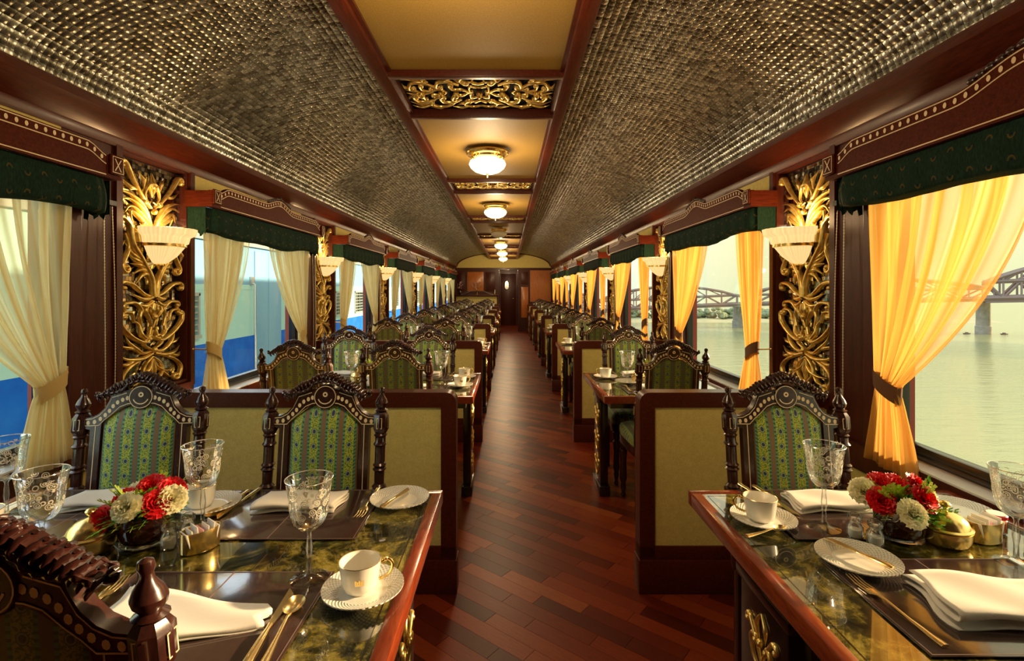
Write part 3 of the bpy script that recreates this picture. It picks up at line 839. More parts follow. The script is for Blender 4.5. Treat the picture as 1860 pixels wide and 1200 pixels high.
for L, k in (([(.0, .045), (.045, .06), (.05, .02)], dict(W=.008, w0=.6, curl=-2.5, cr=.015)),
    ([(.0, .155), (.05, .165), (.09, .13), (.075, .095)], dict(W=.009, w0=.6, curl=-3.0, cr=.022)),
    ([(.03, .10), (.10, .12), (.14, .165)], dict(W=.008, w0=.5, w2=.05)),
    ([(.055, .0), (.09, .03), (.13, .03), (.15, .065)], dict(W=.009, w0=.6, curl=3.2, cr=.020)),
    ([(.10, .075), (.15, .11), (.20, .105), (.215, .07)], dict(W=.010, w0=.6, curl=-3.4, cr=.026)),
    ([(.13, .10), (.17, .15), (.23, .165), (.27, .14)], dict(W=.009, w0=.5, curl=-2.6, cr=.018)),
    ([(.17, .0), (.20, .03), (.24, .025)], dict(W=.008, w0=.6, curl=2.8, cr=.016)),
    ([(.22, .05), (.27, .095), (.33, .10), (.355, .06)], dict(W=.010, w0=.6, curl=-3.6, cr=.028)),
    ([(.25, .10), (.29, .15), (.35, .17), (.385, .155)], dict(W=.008, w0=.5, w2=.05)),
    ([(.27, .12), (.33, .135), (.385, .115)], dict(W=.008, w0=.5, w2=.05)),
    ([(.31, .0), (.34, .02), (.385, .015)], dict(W=.008, w0=.6, w2=.05)),
    ([(.24, .0), (.29, .02), (.30, .06)], dict(W=.008, w0=.6, curl=2.8, cr=.016)),
    ([(.06, .16), (.11, .178), (.16, .17)], dict(W=.007, w0=.5, w2=.05)),
    ([(.20, .165), (.23, .182), (.29, .18)], dict(W=.007, w0=.5, w2=.05)),
    ([(.34, .04), (.375, .05), (.385, .085)], dict(W=.007, w0=.5, w2=.05)),
    ([(.0, .085), (.03, .105), (.02, .13)], dict(W=.008, w0=.8, w2=.1))):
    s2(L, **k)
for x in (0, .12, .2, .3):
    for s in (-1, 1): mb.ball((s*x, -.012, 0), .018, 8, 5)
for v in range(len(mb.v)): x, y, z = mb.v[v]; mb.v[v] = (x*.965, y*1.3, z*1.22)
mb.build('scrollwork', 'gilt', root, sharp=70)
root.rotation_euler = (PI/2, 0, 0)
k = Proto(root)
for n in range(0, NB):
    nn = n+1
    k.put((XC, P(nn)+.25, SZ+.046), 0, 'gilded scrollwork panel in the ceiling strip, %s from the camera' % ORD[nn], 'ceiling carvings') if nn < 7 else None
# ceiling lamps
def lamp(mglass):
    root = empty('ceiling_lamp', cat='ceiling lamp')
    b = MB(); b.lathe([(.03, 0), (.148, 0), (.150, -.008), (.140, -.022), (.120, -.030), (.115, -.044), (.10, -.050), (.03, -.05)][::-1], 0, 0, 32); b.build('ceiling_rose', 'brass', root)
    b = MB()
    for i in range(4):
        a = PI/4+i*PI/2
        b.tube([(.135*math.cos(a), .135*math.sin(a), -.02), (.14*math.cos(a), .14*math.sin(a), -.05), (.115*math.cos(a), .115*math.sin(a), -.066), (.10*math.cos(a), .10*math.sin(a), -.055)], [.010, .013, .010, .006], 7)
    b.build('scroll_bracket', 'brass', root)
    b = MB(); b.lathe([(.006, -.152), (.05, -.148), (.09, -.133), (.118, -.110), (.130, -.086), (.122, -.064), (.10, -.052)], 0, 0, 32); b.build('opal_dome', mglass, root, sharp=70)
    b = MB(); b.lathe([(.001, -.178), (.006, -.172), (.004, -.165), (.010, -.158), (.012, -.150), (.006, -.146)], 0, 0, 12); b.build('finial', 'brass', root)
    return root
lp = Proto(lamp('dome_glass')); off = Proto(lamp('dome_off'))
for n in range(0, NB):
    y = P(n)+1.27; 
    if n >= 1:
        (off if n == 3 else lp).put((XC, y, SZ+.012), 0, ('unlit opal dome ceiling lamp, third of the row' if n == 3 else 'lit opal glass dome ceiling lamp with brass rose, %s of the row' % {1: 'first and nearest', 2: 'second', 4: 'fourth', 5: 'fifth', 6: 'sixth and farthest'}[n]), 'ceiling lamps')
    if n != 3:
        ld = bpy.data.lights.new('dome_light', 'POINT'); ld.energy = LAMP_W; ld.color = (1, .74, .42); ld.shadow_soft_size = .08
        lo = bpy.data.objects.new('dome_light', ld); COL.objects.link(lo); lo.location = (XC, y, 2.02)

# ------------------------------------------------------------------ end wall and vestibule
e = MB()
for x0, x1 in ((XL-.02, -.32), (.35, XR+.02)): e.box(x0, x1, YE, YE+.06, 0, 1.98)
e.box(XL-.1, XR+.1, YE-.02, YE+.08, 1.965, 2.03, .004)
e.box(-.34, -.28, YE-.02, YE+.08, 0, 1.97); e.box(.31, .37, YE-.02, YE+.08, 0, 1.97)
for x0, x1 in ((-.38, -.32), (.35, .41)): e.box(x0, x1, YE+.06, YD, 0, 2.2)
e.box(-.4, .45, YD, YD+.06, 0, 2.3); e.box(-.4, .45, YE, YD, 2.12, 2.18)
ew = e.build('wall_end', 'mahogany_v', smooth=False); tag(ew, kind='structure')
q = MB(); pts = [(XR+.1, 2.03)]+[vault(PI*i/32) for i in range(33)]+[(XL-.1, 2.03)]; q.prism(pts, YE-.005, YE+.02); q.build('arched_header', 'ochre', ew, smooth=False)
q = MB(); A = [vault(PI*i/32) for i in range(33)]; B = [(XC+(x-XC)*.975, z-.025) for x, z in A]; q.band(A, B, YE-.05, YE); q.build('arch_moulding', 'mahogany', ew)
q = MB(); q.box(XL+.05, -.36, YE-.012, YE, .14, 1.12); q.build('lower_panel', 'ochre', ew, smooth=False)
q = MB(); q.box(.70, 1.36, YE-.012, YE, .95, 1.95); q.build('teak_panel', 'teak', ew, smooth=False)
q = MB(); q.box(.42, .64, YE-.014, YE, .45, 1.42, .004); q.build('teak_panel', 'teak', ew)
q = MB(); q.box(.42, .64, YE-.014, YE, 1.50, 1.90, .004); q.build('carved_square', 'mahogany_v', ew)
q = MB(); q.box(.70, 1.36, YE-.012, YE, .1, .88, .004); q.build('lower_panel', 'mahogany_v', ew)
for x0, x1, z0, z1 in ((-1.30, -.78, 1.28, 1.90), (-.72, -.42, 1.28, 1.90), (-1.62, -1.38, 1.28, 1.90)):
    q = MB(); q.box(x0, x1, YE-.02, YE, z0, z1, .008); q.box(x0+.05, x1-.05, YE-.03, YE-.02, z0+.05, z1-.05, .006); q.build('raised_panel', 'teak' if x0 == -1.30 else 'mahogany_v', ew)
sh = MB(); sh.box(XL+.02, -.32, YE-.16, YE, 1.135, 1.175, .005); tag(sh.build('display_shelf', 'mahogany'), 'mahogany shelf on the end wall under the antler ornament', 'shelf')
an = empty('antler_ornament', (-.98, YE-.09, 1.175), 0, 'branching antler-shaped ornament on the end wall shelf', 'ornament')
b = MB(); b.lathe([(.06, 0), (.05, .015), (.015, .03), (.018, .10), (.03, .14), (.01, .16)], 0, 0, 12); b.build('stand', 'brass', an)
b = MB()
for s in (-1, 1):
    b.tube(catmull([(0, 0, .14), (s*.05, 0, .22), (s*.04, 0, .32), (s*.12, 0, .40)], 4), .008, 6)
    b.tube([(s*.05, 0, .22), (s*.13, 0, .25), (s*.16, 0, .33)], .006, 6); b.tube([(s*.04, 0, .30), (s*.0, 0, .38)], .005, 6)
    b.tube(catmull([(0, 0, .13), (s*.18, 0, .12), (s*.38, 0, .04), (s*.52, 0, .01)], 4), .008, 6)
b.build('antlers', 'steel', an)
cd = empty('candlestick', (-.42, YE-.09, 1.175), 0, 'small brass candlestick with a cream candle at the shelf end', 'candlestick')
b = MB(); b.lathe([(.03, 0), (.012, .015), (.008, .05), (.016, .06), (.004, .062)], 0, 0, 10); b.build('holder', 'brass', cd)
b = MB(); b.lathe([(.012, .062), (.012, .15), (.002, .16)], 0, 0, 8); b.build('candle', 'cream_petal', cd)
fv = empty('flower_vase', (-1.52, YE-.08, 1.175), 0, 'dark vase of pink blossom at the left end of the far shelf', 'vase')
b = MB(); b.lathe([(.03, 0), (.05, .05), (.025, .12), (.03, .15)], 0, 0, 12); b.build('vase_body', 'vase', fv)
b = MB()
for i in range(26): b.ball((random.gauss(0, .035), random.gauss(0, .02), .20+random.random()*.22), .014, 6, 4)
b.build('blossom', 'pink', fv)
dr = empty('door_1', (0.01, YD-.045, 0)); dr['kind'] = 'structure'
b = MB(); b.box(-.28, .28, 0, .04, 0, 1.93, .004); b.build('door_leaf', 'mahogany_v', dr)
b = MB(); b.tube([(-.06+.085*math.cos(2*PI*i/24), -.005, 1.50+.17*math.sin(2*PI*i/24)) for i in range(25)], .012, 6); b.build('oval_moulding', 'blackwood', dr)
b = MB(); b.add([(-.06+.08*math.cos(2*PI*i/24), -.003, 1.50+.165*math.sin(2*PI*i/24)) for i in range(24)], [tuple(range(24))]); b.build('oval_mirror', 'mirror', dr, smooth=False)
b = MB(); b.tube([(.22, 0, 1.0), (.22, -.04, 1.0), (.15, -.04, 1.0)], .009, 8); b.build('door_handle', 'brass', dr)
tl = empty('downlight', (0, YE+1.2, 2.10), 0, 'small round downlight above the vestibule door', 'ceiling lamp')
b = MB(); b.lathe([(.04, -.02), (.06, -.012), (.06, .012), (.03, .014)], 0, 0, 16); b.build('rim', 'brass', tl)
b = MB(); b.ball((0, 0, -.018), .035, 10, 6, (1, 1, .6)); b.build('lens', 'dome_glass', tl)
ld = bpy.data.lights.new('vestibule_light', 'POINT'); ld.energy = 24; ld.color = (1, .7, .4); ld.shadow_soft_size = .05
lo = bpy.data.objects.new('vestibule_light', ld); COL.objects.link(lo); lo.location = (0, YE+1.2, 1.95)

# ------------------------------------------------------------------ partitions
def partition(x0, x1, ae):       # ae = aisle end sign (+1: aisle at x1)
    root = empty('booth_partition', cat='partition'); T = .04; H = .892; w = .067
    f = MB(); xa, xb = (x1, x0) if ae > 0 else (x0, x1)      # xa aisle end
    s = 1 if ae > 0 else -1
    r = .045
    f.box(x0, x1, -T, T, .145, .21, .003); 
    outl = [(xa, .16)]+[(xa-s*r+s*r*math.cos(PI/2*k/8), H-r+r*math.sin(PI/2*k/8)) for k in range(9)]+[(xb, H)]
    inn = [(xa-s*w, .16)]+[(xa-s*w, H-w)]*9+[(xb, H-w)]
    f.band(outl, inn, -T, T)
    f.build('frame', 'mahogany', root, sharp=30)
    p = MB()
    p.add([(xa, -.003-T+.003, .17), (xb, -T, .17)], [])
    p = MB(); p.box(min(xa-s*w, xb), max(xa-s*w, xb), -.031, .031, .2, H-w+.004); p.build('fabric_panel', 'ochre', root, smooth=False)
    p = MB(); p.box(x0+(-.004 if ae < 0 else 0), x1+(.004 if ae > 0 else 0), -T-.006, T+.006, 0, .150, .003); p.build('plinth', 'mahogany', root)
    return Proto(root)
pl_ = partition(XL+.002, -.231, 1); pr_ = partition(.584, XR-.002, -1)
for n in range(1, NB+1):
    y = P(n)-.02
    pl_.put((0, y, 0), 0, 'mahogany framed low partition with ochre panel, left side, %s one' % ORD[n], 'booth partitions')
    pr_.put((0, y, 0), 0, 'mahogany framed low partition with ochre panel, right side, %s one' % ORD[n], 'booth partitions')

# ------------------------------------------------------------------ chairs
def make_chair():
    root = empty('dining_chair', cat='chair')
    lean = lambda p: (p[0], p[1]+max(0, p[2]-.45)*.13, p[2])
    Y0 = .185
    def sheared(mb): mb.v = [lean(p) for p in mb.v]; return mb
    inner = [(-.118, .50), (-.118, .885), (-.118, .892), (-.117, .905), (-.110, .915), (-.098, .925), (-.085, .935), (-.070, .945), (-.056, .955), (-.03, .962), (0, .965)]
    outer = [(-.150, .50), (-.150, .885), (-.168, .890), (-.168, .924), (-.148, .926), (-.128, .936), (-.110, .955), (-.100, .975), (-.094, .994), (-.05, 1.010), (0, 1.020)]
    mir = lambda L: L+[(-x, z) for x, z in reversed(L[:-1])]
    f = MB(); f.band(mir(outer), mir(inner), Y0-.014, Y0+.014); f.box(-.150, .150, Y0-.014, Y0+.014, .50, .545, .003)
    f.lathe([(.038, -.017), (.041, -.013), (.041, .013), (.038, .017)], 0, 0, 20, tilt=lambda p: (p[0], Y0+p[2], .988+p[1]))
    sheared(f).build('back_frame', 'chairwood', root, sharp=30)
    # crest
    c = MB()
    cr = [(-.134, .990), (-.118, 1.006), (-.100, 1.016), (-.085, 1.030), (-.062, 1.036), (-.040, 1.052), (-.02, 1.060), (0, 1.064)]
    cl = [(-.134, .988), (-.115, .996), (-.095, .997), (-.075, 1.000), (-.056, 1.008), (-.040, 1.025), (-.02, 1.033), (0, 1.036)]
    c.band(mir(cr), mir(cl), Y0-.016, Y0+.016)
    for s in (-1, 1):
        for sy in (-1, 1):
            pts = catmull([(s*x, Y0+sy*.019, z+.006) for x, z in cl], 5); c.tube(pts, [.0052+.0016*math.sin(i*1.6) for i in range(len(pts))], 6)
            for k in range(13):
                t = k/12; i = min(int(t*(len(cr)-1)), len(cr)-2); u = t*(len(cr)-1)-i
                x = cr[i][0]+(cr[i+1][0]-cr[i][0])*u; z = cr[i][1]+(cr[i+1][1]-cr[i][1])*u
                c.tube([(s*(x-.003), Y0+sy*.004, z+.0035), (s*(x+.003), Y0+sy*.015, z-.001), (s*(x+.009), Y0+sy*.019, z-.010), (s*(x+.012), Y0+sy*.018, z-.018)], [.0035, .0065, .0055, .0015], 6, .8)
        c.tube(catmull([(s*.134, Y0, .99), (s*.142, Y0, .990), (s*.146, Y0, .997), (s*.140, Y0, 1.003)], 3), [.008]*9+[.005], 6)
    for k in range(5): c.ball(((k-2)*.014, Y0, 1.060-.003*abs(k-2)), .010, 8, 5, (1, 1.3, .9))
    sheared(c).build('crest', 'chairwood', root, sharp=60)
    # inlay on both faces
    q = MB()
    mid = [(-.157, .908), (-.138, .9105), (-.121, .920), (-.107, .932), (-.095, .945), (-.085, .960), (-.072, .972), (-.057, .980), (-.043, .985)]
    for y in (Y0-.0148, Y0+.0148):
        for s in (-1, 1):
            for x, z in mid: q.add([(s*x+.0056*math.cos(2*PI*k/8), y, z+.0074*math.sin(2*PI*k/8)) for k in range(8)], [tuple(range(8))])
            L1 = [(-.166, .899), (-.125, .899), (-.108, .917), (-.090, .932), (-.065, .957), (-.043, .966), (0, .9705)]
            L2 = [(-.166, .919), (-.146, .921), (-.124, .932), (-.106, .952), (-.097, .972), (-.090, .988), (-.046, 1.002)]
            for L in (L1, L2): q.band([(s*x, z+.0012) for x, z in L], [(s*x, z-.0012) for x, z in L], y-.0004, y+.0004)
            q.box(s*.134-.0011, s*.134+.0011, y-.0004, y+.0004, .51, .897)
        yy = Y0+(.0178 if y > Y0 else -.0178)
        for (r0, r1, cz, a0, a1, n_) in ((.0365, .0342, .988, 0, 2*PI, 24), (.0085, .0035, .996, 0, 2*PI, 10), (.026, .0225, .990, PI*1.12, PI*1.88, 12)):
            for k in range(n_):
                a, b = a0+(a1-a0)*k/n_, a0+(a1-a0)*(k+1)/n_
                q.add([(r*math.cos(w), yy, cz+r*math.sin(w)) for r, w in ((r0, a), (r0, b), (r1, b), (r1, a))], [(0, 1, 2, 3)])
    # posts
    posts = []
    for s in (-1, 1):
        X = s*.186; pm = MB()
        tl_ = lambda p: p
        pm.lathe([(.016, .44), (.019, .46), (.019, .585), (.024, .60), (.024, .612), (.018, .62)], X, Y0, 14)
        pm.box(X-.023, X+.023, Y0-.023, Y0+.023, .622, .690, .004)
        pm.lathe([(.019, .690), (.024, .698), (.016, .706), (.0165, .745), (.023, .752), (.017, .758), (.0225, .766), (.017, .772), (.017, .825), (.023, .832), (.0175, .840), (.0175, .855), (.022, .862), (.014, .870)], X, Y0, 14)
        pm.lathe([(.018, .866), (.0265, .882), (.0265, .924), (.018, .937)], X, Y0, 8)
        pm.lathe([(.014, .936), (.022, .942), (.013, .948), (.019, .956), (.0215, .966), (.017, .978), (.009, .990), (.0075, .998), (.0105, 1.005), (.009, 1.014), (.002, 1.018)], X, Y0, 14)
        sheared(pm).build('post', 'chairwood', root, sharp=32)
        for (nx, ny) in ((0, -1), (0, 1), (s, 0)):
            for zc, hw, hh in ((.903, .0095, .0175), (.656, .011, .022)):
                rr = .0250 if zc > .8 else .0236
                def pt(u, v): return (X+nx*rr+(u if nx == 0 else 0), Y0+ny*rr+(u if ny == 0 else 0), zc+v)
                for u0, u1, v0, v1 in ((-hw, -hw+.002, -hh, hh), (hw-.002, hw, -hh, hh), (-hw, hw, -hh, -hh+.002), (-hw, hw, hh-.002, hh)):
                    q.add([pt(u0, v0), pt(u1, v0), pt(u1, v1), pt(u0, v1)], [(0, 1, 2, 3)])
                for k in (-1, 0, 1): q.add([pt(-.0035, k*hh*.5), pt(0, k*hh*.5-.005), pt(.0035, k*hh*.5), pt(0, k*hh*.5+.005)], [(0, 1, 2, 3)])
    for p_ in range(len(q.v)): q.v[p_] = lean(q.v[p_])
    q.build('inlay', 'inlay', root, smooth=False)
    # upholstered back, both faces domed
    for sgn, nm, m in ((-1, 'back_cushion', 'fabric'), (1, 'rear_panel', 'fabric_back')):
        ol = [(-.117, .547), (-.117, .903), (-.098, .922), (-.056, .952), (0, .962), (.056, .952), (.098, .922), (.117, .903), (.117, .547)]
        pts = []
        for i in range(len(ol)):
            a, b = ol[i], ol[(i+1) % len(ol)]; L = math.hypot(b[0]-a[0], b[1]-a[1]); k = max(1, int(L/.03))
            pts += [(a[0]+(b[0]-a[0])*j/k, a[1]+(b[1]-a[1])*j/k) for j in range(k)]
        cx, cz = 0, .745; p = MB(); n = len(pts); vs = []; fs = []
        depth = .020 if sgn < 0 else .006
        for r in (1.0, .975, .93, .82, .6, .3):
            d_ = depth*(1-max(0, (r-.55)/.45)**2.6)
            for x, z in pts: vs.append((cx+(x-cx)*r if True else 0, Y0+sgn*(.004+d_), cz+(z-cz)*r))
        for i in range(5):
            for k in range(n): fs.append((i*n+k, i*n+(k+1) % n, (i+1)*n+(k+1) % n, (i+1)*n+k))
        fs.append(tuple(range(5*n, 6*n)))
        p.add(vs, fs); sheared(p).build(nm, m, root, sharp=75)
    # seat
    sm = MB(); nx, ny = 12, 12; vs = []; fs = []
    def rr(u, v): # rounded square map
        return (u*(1-.06*v*v), v*(1-.04*u*u))
    for lay, (zz, sc_) in enumerate(((.415, .97), (.44, 1.0), (.462, 1.0), (.478, .97), (.490, .88), (.496, .6), (.498, .2))):
        for k in range(40):
            a = 2*PI*k/40; cu, su = math.cos(a), math.sin(a); e = .32
            u = math.copysign(abs(cu)**e, cu); v = math.copysign(abs(su)**e, su)
            vs.append((u*.205*sc_*(1-.06*v), -.03+v*.205*sc_, zz))
    for i in range(6):
        for k in range(40): fs.append((i*40+k, i*40+(k+1) % 40, (i+1)*40+(k+1) % 40, (i+1)*40+k))
    fs.append(tuple(range(240, 280))); sm.add(vs, fs); sm.build('seat', 'fabric', root, sharp=80)
    rl = MB(); vs = []; fs = []
    for zz, sc_ in ((.36, .94), (.365, .97), (.40, .985), (.418, .985), (.42, .9)):
        for k in range(40):
            a = 2*PI*k/40; cu, su = math.cos(a), math.sin(a); e = .28
            u = math.copysign(abs(cu)**e, cu); v = math.copysign(abs(su)**e, su); vs.append((u*.207*sc_*(1-.05*v), -.03+v*.207*sc_, zz))
    for i in range(4):
        for k in range(40): fs.append((i*40+k, i*40+(k+1) % 40, (i+1)*40+(k+1) % 40, (i+1)*40+k))
    rl.add(vs, fs); rl.build('seat_rail', 'chairwood', root, sharp=40)
    for s in (-1, 1):
        l = MB(); l.lathe([(.010, 0), (.017, .010), (.011, .03), (.018, .07), (.015, .09), (.024, .12), (.020, .22), (.026, .30), (.016, .31), (.026, .325), (.026, .365), (.02, .37)], s*.178, -.20, 12); l.build('leg', 'chairwood', root, sharp=35)
        l = MB(); l.box(s*.176-.017, s*.176+.017, Y0-.025, Y0+.012, .0, .46, .004); l.build('leg', 'chairwood', root)
    return Proto(root)
chair = make_chair()
CX = {'li': -.615, 'lo': -1.205, 'r': .930}
YT = .185+.55*.13     # back offset at shoulder height
for n in range(1, NB+1):
    b0 = P(n-1)
    for k, x in CX.items():
        side = 'right' if k == 'r' else 'left'; pos = {'li': 'aisle-side ', 'lo': 'window-side ', 'r': ''}[k]
        rz = {'lo': .12, 'li': 0, 'r': -.02}[k]
        chair.put((x, b0+1.66-YT, 0), rz, 'carved chair with bright green back facing the camera, %s%s booth %s' % (pos, side, ORD[n]+(' from the camera' if n < 7 else ' away')), 'carved dining chairs')
        if n == 1 and k != 'li': continue
        chair.put((x-(.02 if k == 'li' else 0), b0+.556+YT, 0), PI, 'carved chair seen from behind, olive back, %s%s booth %s' % (pos, side, ORD[n]+(' from the camera' if n < 7 else ' away')), 'carved dining chairs')

# ------------------------------------------------------------------ tables
TZ = .72
def make_table(x0, x1, y0, y1, ae):
    root = empty('dining_table', cat='table')
    w = .032
    f = MB()
    f.box(x0, x1, y0, y0+w, TZ-.042, TZ, .003); f.box(x0, x1, y1-w, y1, TZ-.042, TZ, .003)
    f.box(x0, x0+w, y0+w-.002, y1-w+.002, TZ-.042, TZ, .003); f.box(x1-w, x1, y0+w-.002, y1-w+.002, TZ-.042, TZ, .003)
    f.build('edge_frame', 'tablewood', root)
    t = MB(); t.box(x0+w-.002, x1-w+.002, y0+w-.002, y1-w+.002, TZ-.03, TZ-.0015); t.build('glass_top', 'marble', root, smooth=False)
    l = MB()
    i = w+.012
    for a, b, c, d_ in ((x0+i, x1-i, y0+i, y0+i+.002), (x0+i, x1-i, y1-i-.002, y1-i), (x0+i, x0+i+.002, y0+i, y1-i), (x1-i-.002, x1-i, y0+i, y1-i)):
        l.box(a, b, c, d_, TZ-.0014, TZ-.0010)
    l.build('inlay_line', 'blackwood', root, smooth=False)
    a = MB(); a.box(x0+.05, x1-.05, y0+.07, y1-.07, TZ-.085, TZ-.04); a.build('apron', 'blackwood', root, smooth=False)
    ym = (y0+y1)/2
    for k in (0, 1):
        xe = (x1 if ae > 0 else x0) if k == 0 else (x0 if ae > 0 else x1)
        s = ae if k == 0 else -ae         # outward direction
        c = xe-s*.065
        pm = MB(); pm.box(c-.025, c+.025, ym-.075, ym+.150, .06, TZ-.08, .003); pm.box(c-.035, c+.035, ym-.10, ym+.175, 0, .065, .006)
        pm.box(c-.033, c+.033, ym-.09, ym+.165, TZ-.11, TZ-.08, .004)
        lg = pm.build('pedestal', 'blackwood', root)
        cm = MB()
        def s3(L, **kk): stroke(cm, L, mirror=True, **kk)
        for r in range(3):
            z = .10+r*.165
            s3([(.0, z), (.035, z+.03), (.045, z+.065)], w0=.6, W=.0085, curl=2.6, cr=.022)
            s3([(.0, z+.03), (.02, z+.07), (.05, z+.11)], w0=.6, W=.0075, curl=-2.6, cr=.018)
            s3([(.0, z+.15), (.02, z+.12), (.012, z+.08)], w0=.6, w2=.1, W=.007)
            cm.ball((0, -.006, z+.08), .010, 7, 5)
        co = cm.build('gilt_carving', 'gilt', lg, sharp=70)
        co.location = (c+s*.026, ym+.035, 0); co.rotation_euler = (0, 0, s*PI/2)
    return Proto(root)
tl_ = make_table(-1.50, -.205, .67, 1.53, 1); tr_ = make_table(.565, 1.385, .67, 1.53, -1)
for n in range(1, NB+1):
    tl_.put((0, P(n-1), 0), 0, 'wide mottled glass-topped table with red wood edge, left side, %s booth' % ORD[n], 'dining tables')
    tr_.put((0, P(n-1), 0), 0, 'narrow mottled glass-topped table with red wood edge, right side, %s booth' % ORD[n], 'dining tables')

# ------------------------------------------------------------------ tableware sources
def src(root): return Proto(root)
def goblet():
    r = empty('goblet', cat='glass')
    b = MB(); b.lathe([(.041, 0), (.042, .0015), (.034, .004), (.012, .009), (.0055, .018), (.0048, .045), (.0075, .066), (.0058, .085), (.0045, .100), (.008, .108)], 0, 0, 24); b.build('stem_and_foot', 'crystal', r, sharp=80)
    b = MB(); b.shell([(.008, .108), (.020, .112), (.032, .124), (.0385, .142), (.041, .160), (.0425, .180), (.0455, .200), (.0495, .220)], 32); b.build('bowl', 'etched', r, sharp=80)
    b = MB(); b.tube([(.0495*math.cos(2*PI*k/32), .0495*math.sin(2*PI*k/32), .220) for k in range(33)], .0011, 5); b.build('rim', 'rimglass', r)
    return r
def cup():
    r = empty('coffee_cup', cat='cup')
    b = MB(); b.shell([(.0, .001), (.026, .001), (.027, .004), (.034, .008), (.0375, .02), (.0405, .045), (.0430, .062), (.0405, .062), (.0375, .044), (.0340, .020), (.028, .010), (0, .009)], 32); b.build('cup_body', 'porcelain', r, sharp=60)
    b = MB(); b.tube(catmull([(.040, 0, .052), (.056, 0, .058), (.066, 0, .046), (.060, 0, .028), (.046, 0, .020), (.038, 0, .018)], 4), .0032, 7, up=(0, 1, 0)); b.ball((.052, 0, .0575), .005, 6, 4); b.build('handle', 'brass', r)
    b = MB(); b.tube([(.0422*math.cos(2*PI*k/32), .0422*math.sin(2*PI*k/32), .0622) for k in range(33)], .0009, 4); b.build('gilt_rim', 'brass', r)
    b = MB()
    for (dx, z0, z1, w) in ((-.007, .030, .040, .0016), (-.0035, .031, .0385, .0014), (0, .029, .0415, .0016), (.0035, .031, .0385, .0014), (.007, .030, .040, .0016), (0, .0285, .0305, .0085)):
        for th in (-PI/2,):
            R0 = .0392
            def pp(u, z): a = th+u/R0; q = R0+(z-.03)*.10+.0006; return (q*math.cos(a), q*math.sin(a), z)
            b.add([pp(dx-w, z0), pp(dx+w, z0), pp(dx+w, z1), pp(dx-w, z1)], [(0, 1, 2, 3)])
    b.build('gilt_crest', 'brass', r, smooth=False)
    return r
def saucer(R=.083, name='saucer', cat='saucer'):
    b = MB(); b.lathe([(.0, .0015), (.03, .0), (.035, .003), (.05, .005), (R*.92, .013), (R, .016), (R, .0185), (R*.92, .016), (.052, .0075), (.040, .0065), (0, .006)], 0, 0, 40)
    o = b.build(name, 'porcelain_weave', sharp=60); o['category'] = cat
    return o
def napkin(L=.23, D=.11, H=.010, taper=.0, layers=3, seed=1):
    R = random.Random(seed); nx = 22; path = []
    for k in range(layers):
        d_ = 1 if k % 2 == 0 else -1
        for i in range(9): path.append((d_*(-.5+i/8)*D*(1-.06*k), k*H))
        if k < layers-1:
            for i in range(1, 5): a = PI*i/5; path.append((d_*(.5*D*(1-.06*k)+math.sin(a)*H*.5), k*H+H/2-math.cos(a)*H/2))
    mb = MB(); n = len(path)
    for i in range(nx+1):
        u = i/nx; s = 1-taper*u; ph = u*3
        for (y, z) in path:
            mb.v.append(((u-.5)*L+.008*math.sin(y*40), y*s+.004*math.sin(ph*2+y*9), .003+z+.0022*math.sin(u*9+y*35+z*90)+.003*abs(y/D)*math.sin(u*5)))
    for i in range(nx):
        for k in range(n-1): a = i*n+k; mb.f.append((a, a+1, a+n+1, a+n))
    o = mb.build('napkin', 'napkin', sharp=80); m_ = o.modifiers.new('thick', 'SOLIDIFY'); m_.thickness = .0028; m_.offset = 0
    o['category'] = 'napkin'; return o
def fork():
    b = MB()
    b.tube([(0, -.105, .003), (0, -.08, .003), (0, -.03, .005), (0, .02, .009), (0, .04, .007)], [.008, .007, .0035, .003, .005], 8, .4)
    b.tube([(0, .036, .008), (0, .046, .006), (0, .056, .006), (0, .060, .006)], [.005, .0115, .0140, .0135], 10, .20)
    for k in range(4): x = (k-1.5)*.0076; b.tube([(x, .056, .006), (x, .085, .005), (x*.95, .113, .010)], [.0021, .0018, .0010], 6, .8)
    o = b.build('fork', 'gold_cutlery', sharp=70); o['category'] = 'fork'; return o
def knife(L=.22, name='knife'):
    b = MB(); s = L/.22
    b.tube([(0, -.11*s, .004), (0, -.10*s, .004), (0, -.04*s, .005), (0, -.015*s, .004), (0, 0, .004)], [.005, .0085, .0065, .0042, .005], 8, .55)
    n = 12; A = []; B = []
    for i in range(n+1):
        t = i/n; y = t*.11*s; A.append((-.005, y)); w = .0055+.006*math.sin(min(1, t*1.25)*PI*.75) if t < .85 else .0055+.006*math.sin(.8*PI)*(1-(t-.85)/.15)-.009*(t-.85)/.15
        B.append((w, y))
    vs = [(x, y, z) for z in (.003, .0052) for L_ in (A, B) for x, y in L_]; m = n+1; fs = []
    for i in range(n): fs += [(i, i+1, m+i+1, m+i), (2*m+m+i, 3*m+i+1, 2*m+i+1, 2*m+i), (i, 2*m+i, 2*m+i+1, i+1), (m+i+1, 3*m+i+1, 3*m+i, m+i)]
    b.add(vs, fs)
    o = b.build(name, 'gold_cutlery', sharp=50); o['category'] = 'knife'; return o
